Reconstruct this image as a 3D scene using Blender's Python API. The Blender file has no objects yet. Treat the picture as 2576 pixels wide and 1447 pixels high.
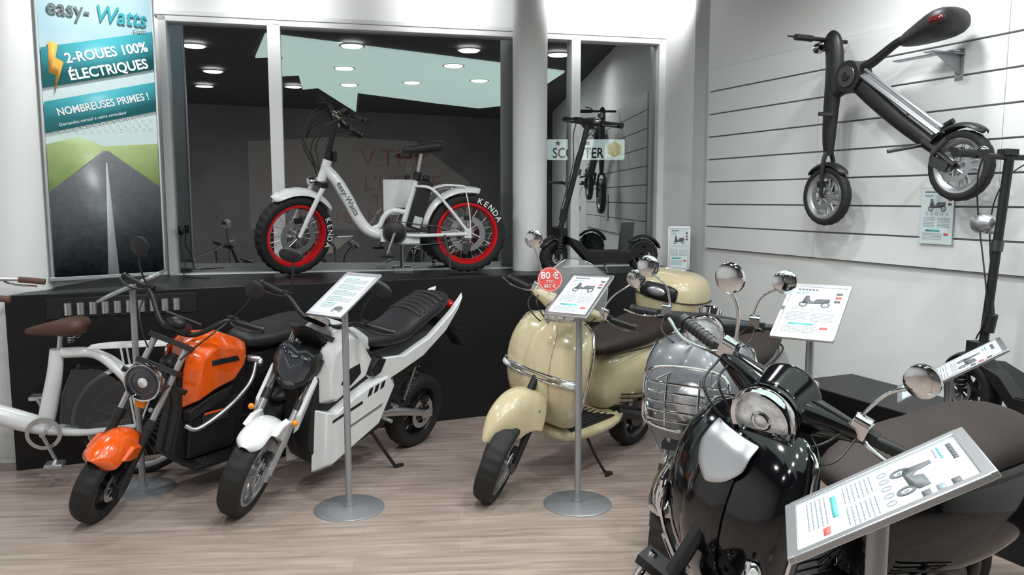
import bpy, math, bmesh, random
from math import sin, cos, pi, radians, sqrt, tan
from mathutils import Vector, Matrix
V = Vector
sc = bpy.context.scene
COL = sc.collection
XF = [Matrix.Identity(4)]
Z3 = V((0, 0, 1))

# ------------------------------------------------------------------ materials
def mat(name, col, rough=.5, metal=0, coat=0, emis=0, bump=0, bscale=40, var=0, alpha=1, trans=0, ecol=None, ior=1.45):
    m = bpy.data.materials.new(name); m.use_nodes = True
    nt = m.node_tree; b = nt.nodes['Principled BSDF']
    b.inputs['Base Color'].default_value = (*col, 1)
    b.inputs['Roughness'].default_value = rough
    b.inputs['Metallic'].default_value = metal
    b.inputs['Coat Weight'].default_value = coat
    b.inputs['Coat Roughness'].default_value = .03
    b.inputs['IOR'].default_value = ior
    b.inputs['Alpha'].default_value = alpha
    b.inputs['Transmission Weight'].default_value = trans
    if emis:
        b.inputs['Emission Color'].default_value = (*(ecol or col), 1)
        b.inputs['Emission Strength'].default_value = emis
    if bump or var:
        tc = nt.nodes.new('ShaderNodeTexCoord')
        n = nt.nodes.new('ShaderNodeTexNoise'); n.inputs['Scale'].default_value = bscale
        n.inputs['Detail'].default_value = 4
        nt.links.new(tc.outputs['Object'], n.inputs['Vector'])
        if bump:
            bp = nt.nodes.new('ShaderNodeBump'); bp.inputs['Strength'].default_value = bump
            bp.inputs['Distance'].default_value = .004
            nt.links.new(n.outputs['Fac'], bp.inputs['Height']); nt.links.new(bp.outputs['Normal'], b.inputs['Normal'])
        if var:
            r = nt.nodes.new('ShaderNodeValToRGB')
            r.color_ramp.elements[0].position = .3; r.color_ramp.elements[1].position = .7
            r.color_ramp.elements[0].color = (*[c*(1-var) for c in col], 1)
            r.color_ramp.elements[1].color = (*[min(1, c*(1+var)) for c in col], 1)
            nt.links.new(n.outputs['Fac'], r.inputs['Fac']); nt.links.new(r.outputs['Color'], b.inputs['Base Color'])
    return m

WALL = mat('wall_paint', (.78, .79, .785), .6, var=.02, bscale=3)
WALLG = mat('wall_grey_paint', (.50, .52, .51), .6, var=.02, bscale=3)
FRAME = mat('window_frame_white', (.76, .775, .775), .35, var=.01)
DARKCEIL = mat('dark_ceiling_paint', (.03, .031, .035), .8, var=.1, bscale=4)
DARKWALL = mat('dark_wall_paint', (.18, .172, .172), .8, var=.15, bscale=1.5)
BLK = mat('black_lacquer', (.006, .006, .007), .4, var=.2, bscale=5)
RUB = mat('tyre_rubber', (.014, .014, .014), .7, bump=.3, bscale=120)
PLAS = mat('black_plastic', (.012, .012, .013), .42, bump=.1, bscale=200)
GLOSSB = mat('gloss_black_paint', (.003, .003, .004), .10, coat=.25)
CREAM = mat('cream_paint', (.56, .48, .30), .16, coat=1)
GREYP = mat('grey_metal_paint', (.15, .16, .17), .32, metal=.25, coat=.6)
WHITEP = mat('white_paint', (.76, .77, .78), .2, coat=.8)
ORANGE = mat('orange_paint', (.78, .10, .005), .2, coat=1)
CHROME = mat('chrome', (.66, .66, .67), .09, metal=1)
ALU = mat('brushed_aluminium', (.55, .56, .58), .32, metal=.9)
STAND = mat('satin_grey_metal', (.36, .37, .39), .38, metal=.6)
RED = mat('red_rim', (.60, .008, .012), .25, coat=.5)
SEATB = mat('black_vinyl', (.018, .018, .02), .45, bump=.3, bscale=250)
SEATBR = mat('dark_brown_vinyl', (.022, .014, .011), .62, bump=.35, bscale=250)
SADBR = mat('brown_leather', (.075, .033, .021), .5, bump=.3, bscale=150)
PAPER = mat('printed_paper', (.66, .76, .77), .4)
WHT = mat('white_print', (.80, .81, .81), .5)
TEAL = mat('teal_print', (.05, .33, .38), .5)
TEALP = mat('pale_teal_print', (.12, .47, .48), .5)
TEALD = mat('teal_logo', (.03, .30, .35), .5)
GREYT = mat('grey_print', (.12, .13, .14), .5)
LGREY = mat('light_grey_print', (.26, .31, .34), .5)
ROADL = mat('road_line_print', (.50, .55, .57), .5)
REDP = mat('red_print', (.70, .12, .11), .5)
PINK = mat('coral_print', (.66, .10, .085), .45)
LENS = mat('clear_lens', (.72, .75, .77), .12, metal=.3, coat=1, bump=.8, bscale=45, var=.3)
SMOKE = mat('smoked_plastic', (.03, .035, .04), .05, alpha=.6, coat=1)
DLENS = mat('dark_lens', (.03, .035, .045), .07, metal=.3, coat=1, bump=.15, bscale=18)
CLEARS = mat('clear_acrylic', (.70, .73, .73), .03, alpha=.10)
AMB = mat('amber_lens', (.8, .25, .02), .2)
REDL = mat('red_lens', (.5, .01, .01), .15, coat=.5)
REDD = mat('dark_red_lens', (.09, .008, .008), .15, coat=.5)
MIRR = mat('mirror_glass', (.7, .72, .74), .02, metal=1)
LAMP = mat('lamp_emitter', (1, 1, 1), .5, emis=14, ecol=(1, .99, .97))
BOLTC = mat('teal_ceiling_panel_glow', (.50, .66, .62), .6, emis=1.3, ecol=(.66, .88, .82))  # glow added so the panel's reflection in the glass comes out bright
STEEL = mat('dark_steel', (.12, .12, .125), .35, metal=.9)
BRASS = mat('worn_tan_grip', (.12, .06, .04), .6)
GREEN = mat('dark_leaves_glow', (.01, .04, .015), .6, emis=.03, ecol=(.05, .2, .1))  # faint green glow put into the leaves in place of outdoor light

def wood():
    m = bpy.data.materials.new('laminate_floor'); m.use_nodes = True
    nt = m.node_tree; b = nt.nodes['Principled BSDF']; N = nt.nodes.new; L = nt.links.new
    tc = N('ShaderNodeTexCoord'); mp = N('ShaderNodeMapping')
    mp.inputs['Rotation'].default_value = (0, 0, radians(-4))
    L(tc.outputs['Object'], mp.inputs['Vector'])
    br = N('ShaderNodeTexBrick'); br.inputs['Scale'].default_value = 1
    br.inputs['Brick Width'].default_value = 1.2; br.inputs['Row Height'].default_value = .16
    br.inputs['Mortar Size'].default_value = .0010; br.inputs['Mortar Smooth'].default_value = .3
    br.offset = .37
    br.inputs['Color1'].default_value = (.37, .30, .262, 1); br.inputs['Color2'].default_value = (.42, .345, .305, 1)
    br.inputs['Mortar'].default_value = (.28, .22, .19, 1)
    L(mp.outputs['Vector'], br.inputs['Vector'])
    m2 = N('ShaderNodeMapping'); m2.inputs['Scale'].default_value = (1.1, 14, 1)
    L(mp.outputs['Vector'], m2.inputs['Vector'])
    no = N('ShaderNodeTexNoise'); no.inputs['Scale'].default_value = 2.2; no.inputs['Detail'].default_value = 8
    no.inputs['Distortion'].default_value = .6
    L(m2.outputs['Vector'], no.inputs['Vector'])
    r = N('ShaderNodeValToRGB'); r.color_ramp.elements[0].position = .32; r.color_ramp.elements[1].position = .68
    r.color_ramp.elements[0].color = (.62, .59, .57, 1); r.color_ramp.elements[1].color = (1.08, 1.07, 1.06, 1)
    L(no.outputs['Fac'], r.inputs['Fac'])
    mx = N('ShaderNodeMix'); mx.data_type = 'RGBA'; mx.blend_type = 'MULTIPLY'; mx.inputs[0].default_value = .85
    L(br.outputs['Color'], mx.inputs[6]); L(r.outputs['Color'], mx.inputs[7])
    L(mx.outputs[2], b.inputs['Base Color']); b.inputs['Roughness'].default_value = .36
    return m
FLOOR = wood()

def glass():
    m = bpy.data.materials.new('window_glass'); m.use_nodes = True
    nt = m.node_tree; nt.nodes.clear(); N = nt.nodes.new; L = nt.links.new
    o = N('ShaderNodeOutputMaterial'); t = N('ShaderNodeBsdfTransparent'); t.inputs[0].default_value = (.75, .78, .8, 1)
    g = N('ShaderNodeBsdfGlossy'); g.inputs['Roughness'].default_value = .0; g.inputs['Color'].default_value = (1, 1, 1, 1)
    mx = N('ShaderNodeMixShader'); mx.inputs[0].default_value = .28
    L(t.outputs[0], mx.inputs[1]); L(g.outputs[0], mx.inputs[2]); L(mx.outputs[0], o.inputs[0])
    return m
GLASS = glass()

def sky_print():
    m = bpy.data.materials.new('poster_sky_print'); m.use_nodes = True
    nt = m.node_tree; b = nt.nodes['Principled BSDF']; N = nt.nodes.new; L = nt.links.new
    tc = N('ShaderNodeTexCoord'); sp = N('ShaderNodeSeparateXYZ'); L(tc.outputs['Object'], sp.inputs[0])
    mr = N('ShaderNodeMapRange'); mr.inputs[1].default_value = .8; mr.inputs[2].default_value = 1.75
    L(sp.outputs['Z'], mr.inputs[0])
    r = N('ShaderNodeValToRGB'); e = r.color_ramp.elements
    e[0].color = (.55, .70, .66, 1); e[1].color = (.22, .44, .50, 1)
    x = e.new(.35); x.color = (.58, .70, .72, 1); x = e.new(.7); x.color = (.28, .50, .57, 1)
    L(mr.outputs[0], r.inputs[0])
    no = N('ShaderNodeTexNoise'); no.inputs['Scale'].default_value = 5; no.inputs['Detail'].default_value = 5
    L(tc.outputs['Object'], no.inputs['Vector'])
    mx = N('ShaderNodeMix'); mx.data_type = 'RGBA'; mx.inputs[7].default_value = (.66, .75, .77, 1)
    mt = N('ShaderNodeMath'); mt.operation = 'MULTIPLY'; mt.inputs[1].default_value = .6; L(no.outputs['Fac'], mt.inputs[0])
    L(mt.outputs[0], mx.inputs[0]); L(r.outputs['Color'], mx.inputs[6]); L(mx.outputs[2], b.inputs['Base Color'])
    b.inputs['Roughness'].default_value = .4
    return m
def grad_print(name, z0, z1, c0, c1, ns=12):
    m = bpy.data.materials.new(name); m.use_nodes = True
    nt = m.node_tree; b = nt.nodes['Principled BSDF']; N = nt.nodes.new; L = nt.links.new
    tc = N('ShaderNodeTexCoord'); sp = N('ShaderNodeSeparateXYZ'); L(tc.outputs['Object'], sp.inputs[0])
    no = N('ShaderNodeTexNoise'); no.inputs['Scale'].default_value = ns; no.inputs['Detail'].default_value = 6
    L(tc.outputs['Object'], no.inputs['Vector'])
    mr = N('ShaderNodeMapRange'); mr.inputs[1].default_value = z0; mr.inputs[2].default_value = z1
    L(sp.outputs['Z'], mr.inputs[0])
    mt = N('ShaderNodeMath'); mt.operation = 'MULTIPLY_ADD'; mt.inputs[1].default_value = .5; L(no.outputs['Fac'], mt.inputs[0])
    ad = N('ShaderNodeMath'); ad.operation = 'SUBTRACT'; ad.inputs[1].default_value = .25
    L(mr.outputs[0], mt.inputs[2]); L(mt.outputs[0], ad.inputs[0])
    r = N('ShaderNodeValToRGB'); r.color_ramp.elements[0].color = (*c0, 1); r.color_ramp.elements[1].color = (*c1, 1)
    L(ad.outputs[0], r.inputs[0]); L(r.outputs['Color'], b.inputs['Base Color']); b.inputs['Roughness'].default_value = .4
    return m
SKYP = sky_print()
ROADP = grad_print('poster_road_print', 0, .75, (.010, .017, .024), (.16, .17, .18), 30)
FIELDP = grad_print('poster_field_print', .5, .9, (.16, .25, .06), (.40, .50, .24), 14)

# ------------------------------------------------------------------ mesh builder
def crs(pts, res, closed=False):
    n = len(pts); out = []
    P = [V(p[:3]).to_4d() for p in pts]
    for i, p in enumerate(P): p.w = pts[i][3]
    rng = range(n if closed else n-1)
    for i in rng:
        if closed: a, b, c, d = P[(i-1) % n], P[i], P[(i+1) % n], P[(i+2) % n]
        else:
            b, c = P[i], P[i+1]; a = P[i-1] if i > 0 else b*2-c; d = P[i+2] if i+2 < n else c*2-b
        for k in range(res):
            t = k/res
            out.append(.5*((2*b)+(c-a)*t+(2*a-5*b+4*c-d)*t*t+(3*b-a-3*c+d)*t**3))
    if not closed: out.append(P[-1])
    return out

def perp(a):
    a = V(a).normalized()
    r = Z3 if abs(a.z) < .9 else V((1, 0, 0))
    u = r.cross(a).normalized(); return u, a.cross(u).normalized()

def ring(c, u, v, a, b, p=2.4, n=20):
    out = []
    for i in range(n):
        t = 2*pi*(i+.5)/n; ct, st = cos(t), sin(t)
        out.append(V(c)+V(u)*(a*math.copysign(abs(ct)**(2/p), ct))+V(v)*(b*math.copysign(abs(st)**(2/p), st)))
    return out
def xl(tab, n=20, y=0):
    return [ring((t[0], y, t[1]), (0, 1, 0), (0, 0, 1), t[2], t[3], t[4] if len(t) > 4 else 2.5, n) for t in tab]
def zl(tab, n=24):
    return [ring((t[1], 0, t[0]), (1, 0, 0), (0, 1, 0), t[2], t[3], t[4] if len(t) > 4 else 2.5, n) for t in tab]
def yl(tab, n=20):
    return [ring((t[1], t[0], t[2]), (1, 0, 0), (0, 0, 1), t[3], t[4], t[5] if len(t) > 5 else 2.5, n) for t in tab]

class MB:
    def __init__(s): s.v, s.f, s.fm, s.mats = [], [], [], []
    def add(s, vs, fs, m):
        if m not in s.mats: s.mats.append(m)
        k = s.mats.index(m); o = len(s.v); M = XF[0]
        s.v += [M @ V(p) for p in vs]
        s.f += [tuple(o+i for i in f) for f in fs]; s.fm += [k]*len(fs)
        return s
    def box(s, c, d, m, rot=None):
        c = V(c); vs = []
        for x in (-.5, .5):
            for y in (-.5, .5):
                for z in (-.5, .5):
                    p = V((x*d[0], y*d[1], z*d[2]))
                    if rot is not None: p = rot @ p
                    vs.append(c+p)
        return s.add(vs, [(0, 1, 3, 2), (4, 6, 7, 5), (0, 4, 5, 1), (2, 3, 7, 6), (0, 2, 6, 4), (1, 5, 7, 3)], m)
    def cyl(s, p0, p1, r0, m, r1=None, n=20):
        p0, p1 = V(p0), V(p1); r1 = r0 if r1 is None else r1
        u, v = perp(p1-p0); vs = []
        for p, r in ((p0, r0), (p1, r1)):
            for i in range(n):
                t = 2*pi*i/n; vs.append(p+u*(r*cos(t))+v*(r*sin(t)))
        fs = [(i, (i+1) % n, n+(i+1) % n, n+i) for i in range(n)]+[tuple(range(n))[::-1], tuple(range(n, 2*n))]
        return s.add(vs, fs, m)
    def tube(s, pts, r, m, n=12, res=6, closed=False, asp=1, ref=None):
        rr = r if isinstance(r, (list, tuple)) else [r]*len(pts)
        C = crs([(p[0], p[1], p[2], q) for p, q in zip(pts, rr)], res, closed)
        N = len(C); vs = []; u = None
        for i in range(N):
            a = C[(i+1) % N] if (closed or i < N-1) else C[i]
            b = C[(i-1) % N] if (closed or i > 0) else C[i]
            t = (a.xyz-b.xyz)
            if t.length < 1e-7: t = V((0, 0, 1))
            t.normalize()
            if ref is not None: u = V(ref)
            elif u is None: u = perp(t)[0]
            u = (u-t*u.dot(t)).normalized(); w = t.cross(u)
            for k in range(n):
                an = 2*pi*k/n; vs.append(C[i].xyz+u*(C[i].w*cos(an)*asp)+w*(C[i].w*sin(an)))
        fs = []
        for i in range(N if closed else N-1):
            j = (i+1) % N
            for k in range(n):
                l = (k+1) % n; fs.append((i*n+k, i*n+l, j*n+l, j*n+k))
        if not closed: fs += [tuple(range(n))[::-1], tuple(range((N-1)*n, N*n))]
        return s.add(vs, fs, m)
    def rev(s, prof, c, ax, m, n=48, closed=True, tread=0, thr=0):
        c = V(c); ax = V(ax).normalized(); u, v = perp(ax); k = len(prof); vs = []
        for i in range(n):
            t = 2*pi*i/n
            for (r, h) in prof:
                if tread and r > thr and (i//2) % 2: r -= tread
                vs.append(c+(u*cos(t)+v*sin(t))*r+ax*h)
        fs = []
        for i in range(n):
            j = (i+1) % n
            for a in range(k if closed else k-1):
                b = (a+1) % k; fs.append((i*k+a, j*k+a, j*k+b, i*k+b))
        return s.add(vs, fs, m)
    def ball(s, c, r, m, nu=24, nv=14, rot=None):
        c = V(c); vs = []; fs = []
        for j in range(nv+1):
            ph = pi*j/nv
            for i in range(nu):
                th = 2*pi*i/nu
                p = V((r[0]*sin(ph)*cos(th), r[1]*sin(ph)*sin(th), r[2]*cos(ph)))
                if rot is not None: p = rot @ p
                vs.append(c+p)
        for j in range(nv):
            for i in range(nu):
                k = (i+1) % nu; fs.append((j*nu+i, (j+1)*nu+i, (j+1)*nu+k, j*nu+k))
        return s.add(vs, fs, m)
    def loft(s, rings, m, cap=True):
        n = len(rings[0]); vs = [p for r in rings for p in r]; fs = []
        for i in range(len(rings)-1):
            for k in range(n):
                l = (k+1) % n; fs.append((i*n+k, i*n+l, (i+1)*n+l, (i+1)*n+k))
        if cap: fs += [tuple(range(n))[::-1], tuple(range((len(rings)-1)*n, len(rings)*n))]
        return s.add(vs, fs, m)
    def grid(s, rows, m):
        n = len(rows[0]); vs = [p for r in rows for p in r]
        fs = [(i*n+k, i*n+k+1, (i+1)*n+k+1, (i+1)*n+k) for i in range(len(rows)-1) for k in range(n-1)]
        return s.add(vs, fs, m)
    def prism(s, poly, o, u, v, w0, w1, m, sc1=1):
        o, u, v = V(o), V(u), V(v); w = u.cross(v); n = len(poly)
        cx = sum(p[0] for p in poly)/n; cy = sum(p[1] for p in poly)/n
        vs = [o+u*p[0]+v*p[1]+w*w0 for p in poly]+[o+u*(cx+(p[0]-cx)*sc1)+v*(cy+(p[1]-cy)*sc1)+w*w1 for p in poly]
        fs = [(i, (i+1) % n, n+(i+1) % n, n+i) for i in range(n)]+[tuple(range(n))[::-1], tuple(range(n, 2*n))]
        return s.add(vs, fs, m)
    def side(s, poly, y0, y1, m, sc1=.9, sides=(1, -1)):
        for q in sides:
            s.prism(poly, (0, 0, 0), (1, 0, 0), (0, 0, 1), -y0*q, -y1*q, m, sc1)
        return s
    def done(s, name, parent=None, label=None, sub=0, bev=0, solid=0, sharp=40, bseg=2):
        me = bpy.data.meshes.new(name); me.from_pydata([tuple(p) for p in s.v], [], s.f)
        for m in s.mats: me.materials.append(m)
        for p, k in zip(me.polygons, s.fm): p.material_index = k; p.use_smooth = True
        me.validate(); me.update()
        bm = bmesh.new(); bm.from_mesh(me); bmesh.ops.recalc_face_normals(bm, faces=bm.faces); bm.to_mesh(me); bm.free()
        if sharp and not sub: me.set_sharp_from_angle(angle=radians(sharp))
        ob = bpy.data.objects.new(name, me); COL.objects.link(ob)
        if parent: ob.parent = parent
        if label: ob['label'] = label
        if solid:
            q = ob.modifiers.new('solid', 'SOLIDIFY'); q.thickness = solid; q.offset = 0
        if bev:
            q = ob.modifiers.new('bevel', 'BEVEL'); q.width = bev; q.segments = bseg; q.limit_method = 'ANGLE'; q.angle_limit = radians(40)
        if sub:
            q = ob.modifiers.new('sub', 'SUBSURF'); q.levels = sub; q.render_levels = sub
        return ob
def bothsides(fn):
    for s in (1, -1): fn(s)

def thing(name, label, cat, loc, rot=(0, 0, 0), group=None, mtx=None):
    e = bpy.data.objects.new(name, None); e.empty_display_size = .1; COL.objects.link(e)
    if mtx is not None: e.matrix_world = mtx
    else: e.location = loc; e.rotation_euler = rot
    e['label'] = label; e['category'] = cat
    if group: e['group'] = group
    return e
def tag(ob, label, cat, group=None):
    ob['label'] = label; ob['category'] = cat
    if group: ob['group'] = group
    return ob
def struct(ob): ob['kind'] = 'structure'; return ob

def basis(o, x, y, z=None):
    x = V(x).normalized(); y = V(y).normalized(); z = x.cross(y) if z is None else V(z)
    M = Matrix.Identity(4)
    for i in range(3): M[i][0] = x[i]; M[i][1] = y[i]; M[i][2] = z[i]; M[i][3] = o[i]
    return M

def text(body, size, M, m, parent, name='lettering', align='CENTER', ext=.0006, off=0, sx=1, shear=0, space=1):
    cu = bpy.data.curves.new('t', 'FONT'); cu.body = body; cu.size = size; cu.align_x = align; cu.align_y = 'CENTER'
    cu.extrude = ext; cu.offset = off; cu.shear = shear; cu.space_character = space; cu.resolution_u = 3
    ob = bpy.data.objects.new('t', cu); COL.objects.link(ob)
    dg = bpy.context.evaluated_depsgraph_get(); dg.update()
    me = bpy.data.meshes.new_from_object(ob.evaluated_get(dg))
    bpy.data.objects.remove(ob)
    me.transform(Matrix.Diagonal((sx, 1, 1, 1))); me.transform(XF[0] @ M)
    me.materials.clear(); me.materials.append(m); me.name = name
    o2 = bpy.data.objects.new(name, me); COL.objects.link(o2)
    if parent: o2.parent = parent
    return o2

# ------------------------------------------------------------------ shared vehicle parts
def wheel(par, c, r, w, rr, mt=RUB, mr=ALU, style='alloy', n=5, disc=True, tread=.004, hubr=.035, label=None, letters=None, nseg=96, discy=None):
    c = V(c); Y = V((0, 1, 0)); rim = MB()
    rim.rev([(rr+.012, -.42*w), (rr+.014, .42*w), (rr-.003, .42*w), (rr-.02, .2*w), (rr-.02, -.2*w), (rr-.003, -.42*w)], c, Y, mr, 64)
    rim.cyl(c-Y*w*.45, c+Y*w*.45, hubr, mr if style != 'wire' else ALU, n=24)
    rim.cyl(c-Y*w*.62, c+Y*w*.62, hubr*.35, STEEL, n=12)
    for k in range(n):
        a = 2*pi*k/n
        if style == 'wire':
            s = 1 if k % 2 else -1; a2 = a+(.35 if (k//2) % 2 else -.35)
            rim.cyl(c+V((cos(a2)*hubr, s*w*.3, sin(a2)*hubr)), c+V((cos(a)*(rr-.01), 0, sin(a)*(rr-.01))), .0016, ALU, n=6)
        else:
            d = V((cos(a), 0, sin(a))); t = V((-sin(a), 0, cos(a)))
            for off in ((-.35, .35) if style == 'twin' else (0,)):
                p0 = c+d*hubr*.7+t*off*.03; p1 = c+d*(rr-.012)+t*off*(rr*.55)
                rim.tube([p0, (p0+p1)/2, p1], [.022 if style == 'alloy' else .012, .014 if style == 'alloy' else .009, .017 if style == 'alloy' else .010], mr, n=8, res=2, ref=(0, 1, 0), asp=.8)
    ro = rim.done('wheel', par, label)
    t = MB(); hc = (r+rr)/2; prof = []
    for i in range(18):
        a = 2*pi*i/18; p = 2.6
        prof.append((hc+(r-rr)/2*math.copysign(abs(cos(a))**(2/p), cos(a)), w/2*math.copysign(abs(sin(a))**(2/p), sin(a))))
    t.rev(prof, c, Y, mt, nseg, tread=tread, thr=hc+(r-rr)*.33); to = t.done('tire', ro)
    if disc:
        y = discy if discy is not None else w*.55
        d = MB(); d.rev([(rr*.62, -.002), (rr*.62, .002), (rr*.42, .002), (rr*.42, -.002)], c+Y*y, Y, ALU, 48)
        for k in range(6):
            a = 2*pi*k/6; d.tube([c+Y*y+V((cos(a), 0, sin(a)))*hubr*.6, c+Y*y+V((cos(a+.3), 0, sin(a+.3)))*rr*.45], .005, ALU, n=6, res=2)
        d.box(c+V((-.0, y, rr*.55)), (.06, .03, .035), PLAS); d.done('brake_disc', ro)
    if letters:
        body, st, sz, stepa = letters
        for k, ch in enumerate(body):
            a = st+k*stepa; d = V((cos(a), 0, sin(a)))
            text(ch, sz, basis(c+d*hc+Y*(w/2+.0015), d.cross(Y), d), WHT, ro, off=.0008)
    return ro

def fender(par, c, R, w, a0, a1, m, h=.03, drop=.03, w2=None, name='fender', n=16, label=None):
    c = V(c); rows = []; w2 = w2 or w
    for i in range(n+1):
        t = i/n; a = radians(a0+(a1-a0)*t); ww = w+(w2-w)*t
        edge = min(1, 2.2*sqrt(max(0, min(t, 1-t)))+.35); ww *= edge
        row = []
        for j in range(11):
            b = pi*j/10; y = ww*cos(b); rad = R-drop*(abs(cos(b))**3)+h*sin(b)
            row.append(c+V((rad*cos(a), y, rad*sin(a))))
        rows.append(row)
    b = MB(); b.grid(rows, m)
    return b.done(name, par, label, sub=1, solid=.004)

def mirror(par, root, head, r, mst=CHROME, mh=CHROME, mid=None, fwd=(1, 0, 0)):
    b = MB(); root, head = V(root), V(head); mid = V(mid) if mid is not None else (root+head)/2+V((.01, .01*math.copysign(1, head.y), 0))
    b.tube([root, mid, head], .005, mst, n=10); b.cyl(root-V((0, 0, .02)), root+V((0, 0, .015)), .009, mst)
    ob = b.done('mirror', par)
    q = MB(); f = V(fwd).normalized(); c = head+V((0, 0, r*.35))
    q.rev([(0.0005, r*.20), (r*.5, r*.17), (r*.85, r*.09), (r*.98, .0), (r, -.010), (r*.93, -.012), (r*.93, -.008), (.0005, -.008)], c, f, mh, 32, closed=False)
    q.done('mirror_housing', ob)
    g = MB(); g.rev([(.0005, 0), (r*.93, 0)], c-f*.0105, f, MIRR, 32, closed=False); g.done('mirror_glass', ob)
    return ob

def steerM(P0, rake, ang):
    a = V((-sin(radians(rake)), 0, cos(radians(rake))))
    return Matrix.Translation(V(P0)) @ Matrix.Rotation(radians(ang), 4, a) @ Matrix.Translation(-V(P0))

def grips(par, x, z, y0, y1, m=PLAS, sweep=.05, r=.017, lever=CHROME, rise=0, leverlen=.13):
    for s in (1, -1):
        b = MB(); p0 = V((x, s*y0, z)); p1 = V((x-sweep, s*y1, z+rise))
        b.cyl(p0, p1, r, m); b.cyl(p1-(p1-p0).normalized()*.012, p1+(p1-p0).normalized()*.006, r*1.25, m)
        for k in range(7):
            q = p0+(p1-p0)*(.15+.11*k); b.cyl(q, q+(p1-p0).normalized()*.004, r*1.08, m)
        b.box(p0-V((0, s*.02, 0)), (.035, .05, .038), m); b.done('grip', par)
        l = MB(); q = p0+V((.035, 0, -.005))
        l.tube([p0+V((.01, -s*.02, 0)), q, q+V((.02-sweep*.3, s*leverlen*.5, -.004)), q+V((.0-sweep, s*leverlen, .004))], [.006, .006, .005, .0065], lever, n=8)
        l.done('brake_lever', par)

# ------------------------------------------------------------------ retro scooter
LT0 = [(.34, -.40, .05, .13), (.40, -.365, .075, .175), (.50, -.335, .095, .208), (.60, -.32, .105, .226), (.70, -.32, .105, .234), (.80, -.335, .10, .23), (.88, -.36, .085, .208), (.93, -.385, .065, .165), (.955, -.40, .03, .09)]
LT = list(LT0)
PW = 2.7
def lt(z):
    z = max(LT[0][0], min(LT[-1][0], z))
    for a, b in zip(LT, LT[1:]):
        if z <= b[0]:
            t = (z-a[0])/(b[0]-a[0]); return [a[k]+(b[k]-a[k])*t for k in range(4)]
def surf(z, y, off=0):
    q = lt(z); f = min(.999, abs(y)/q[3]); return V((q[1]+(q[2])*(1-f**PW)**(1/PW)+off, y, z))

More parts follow.
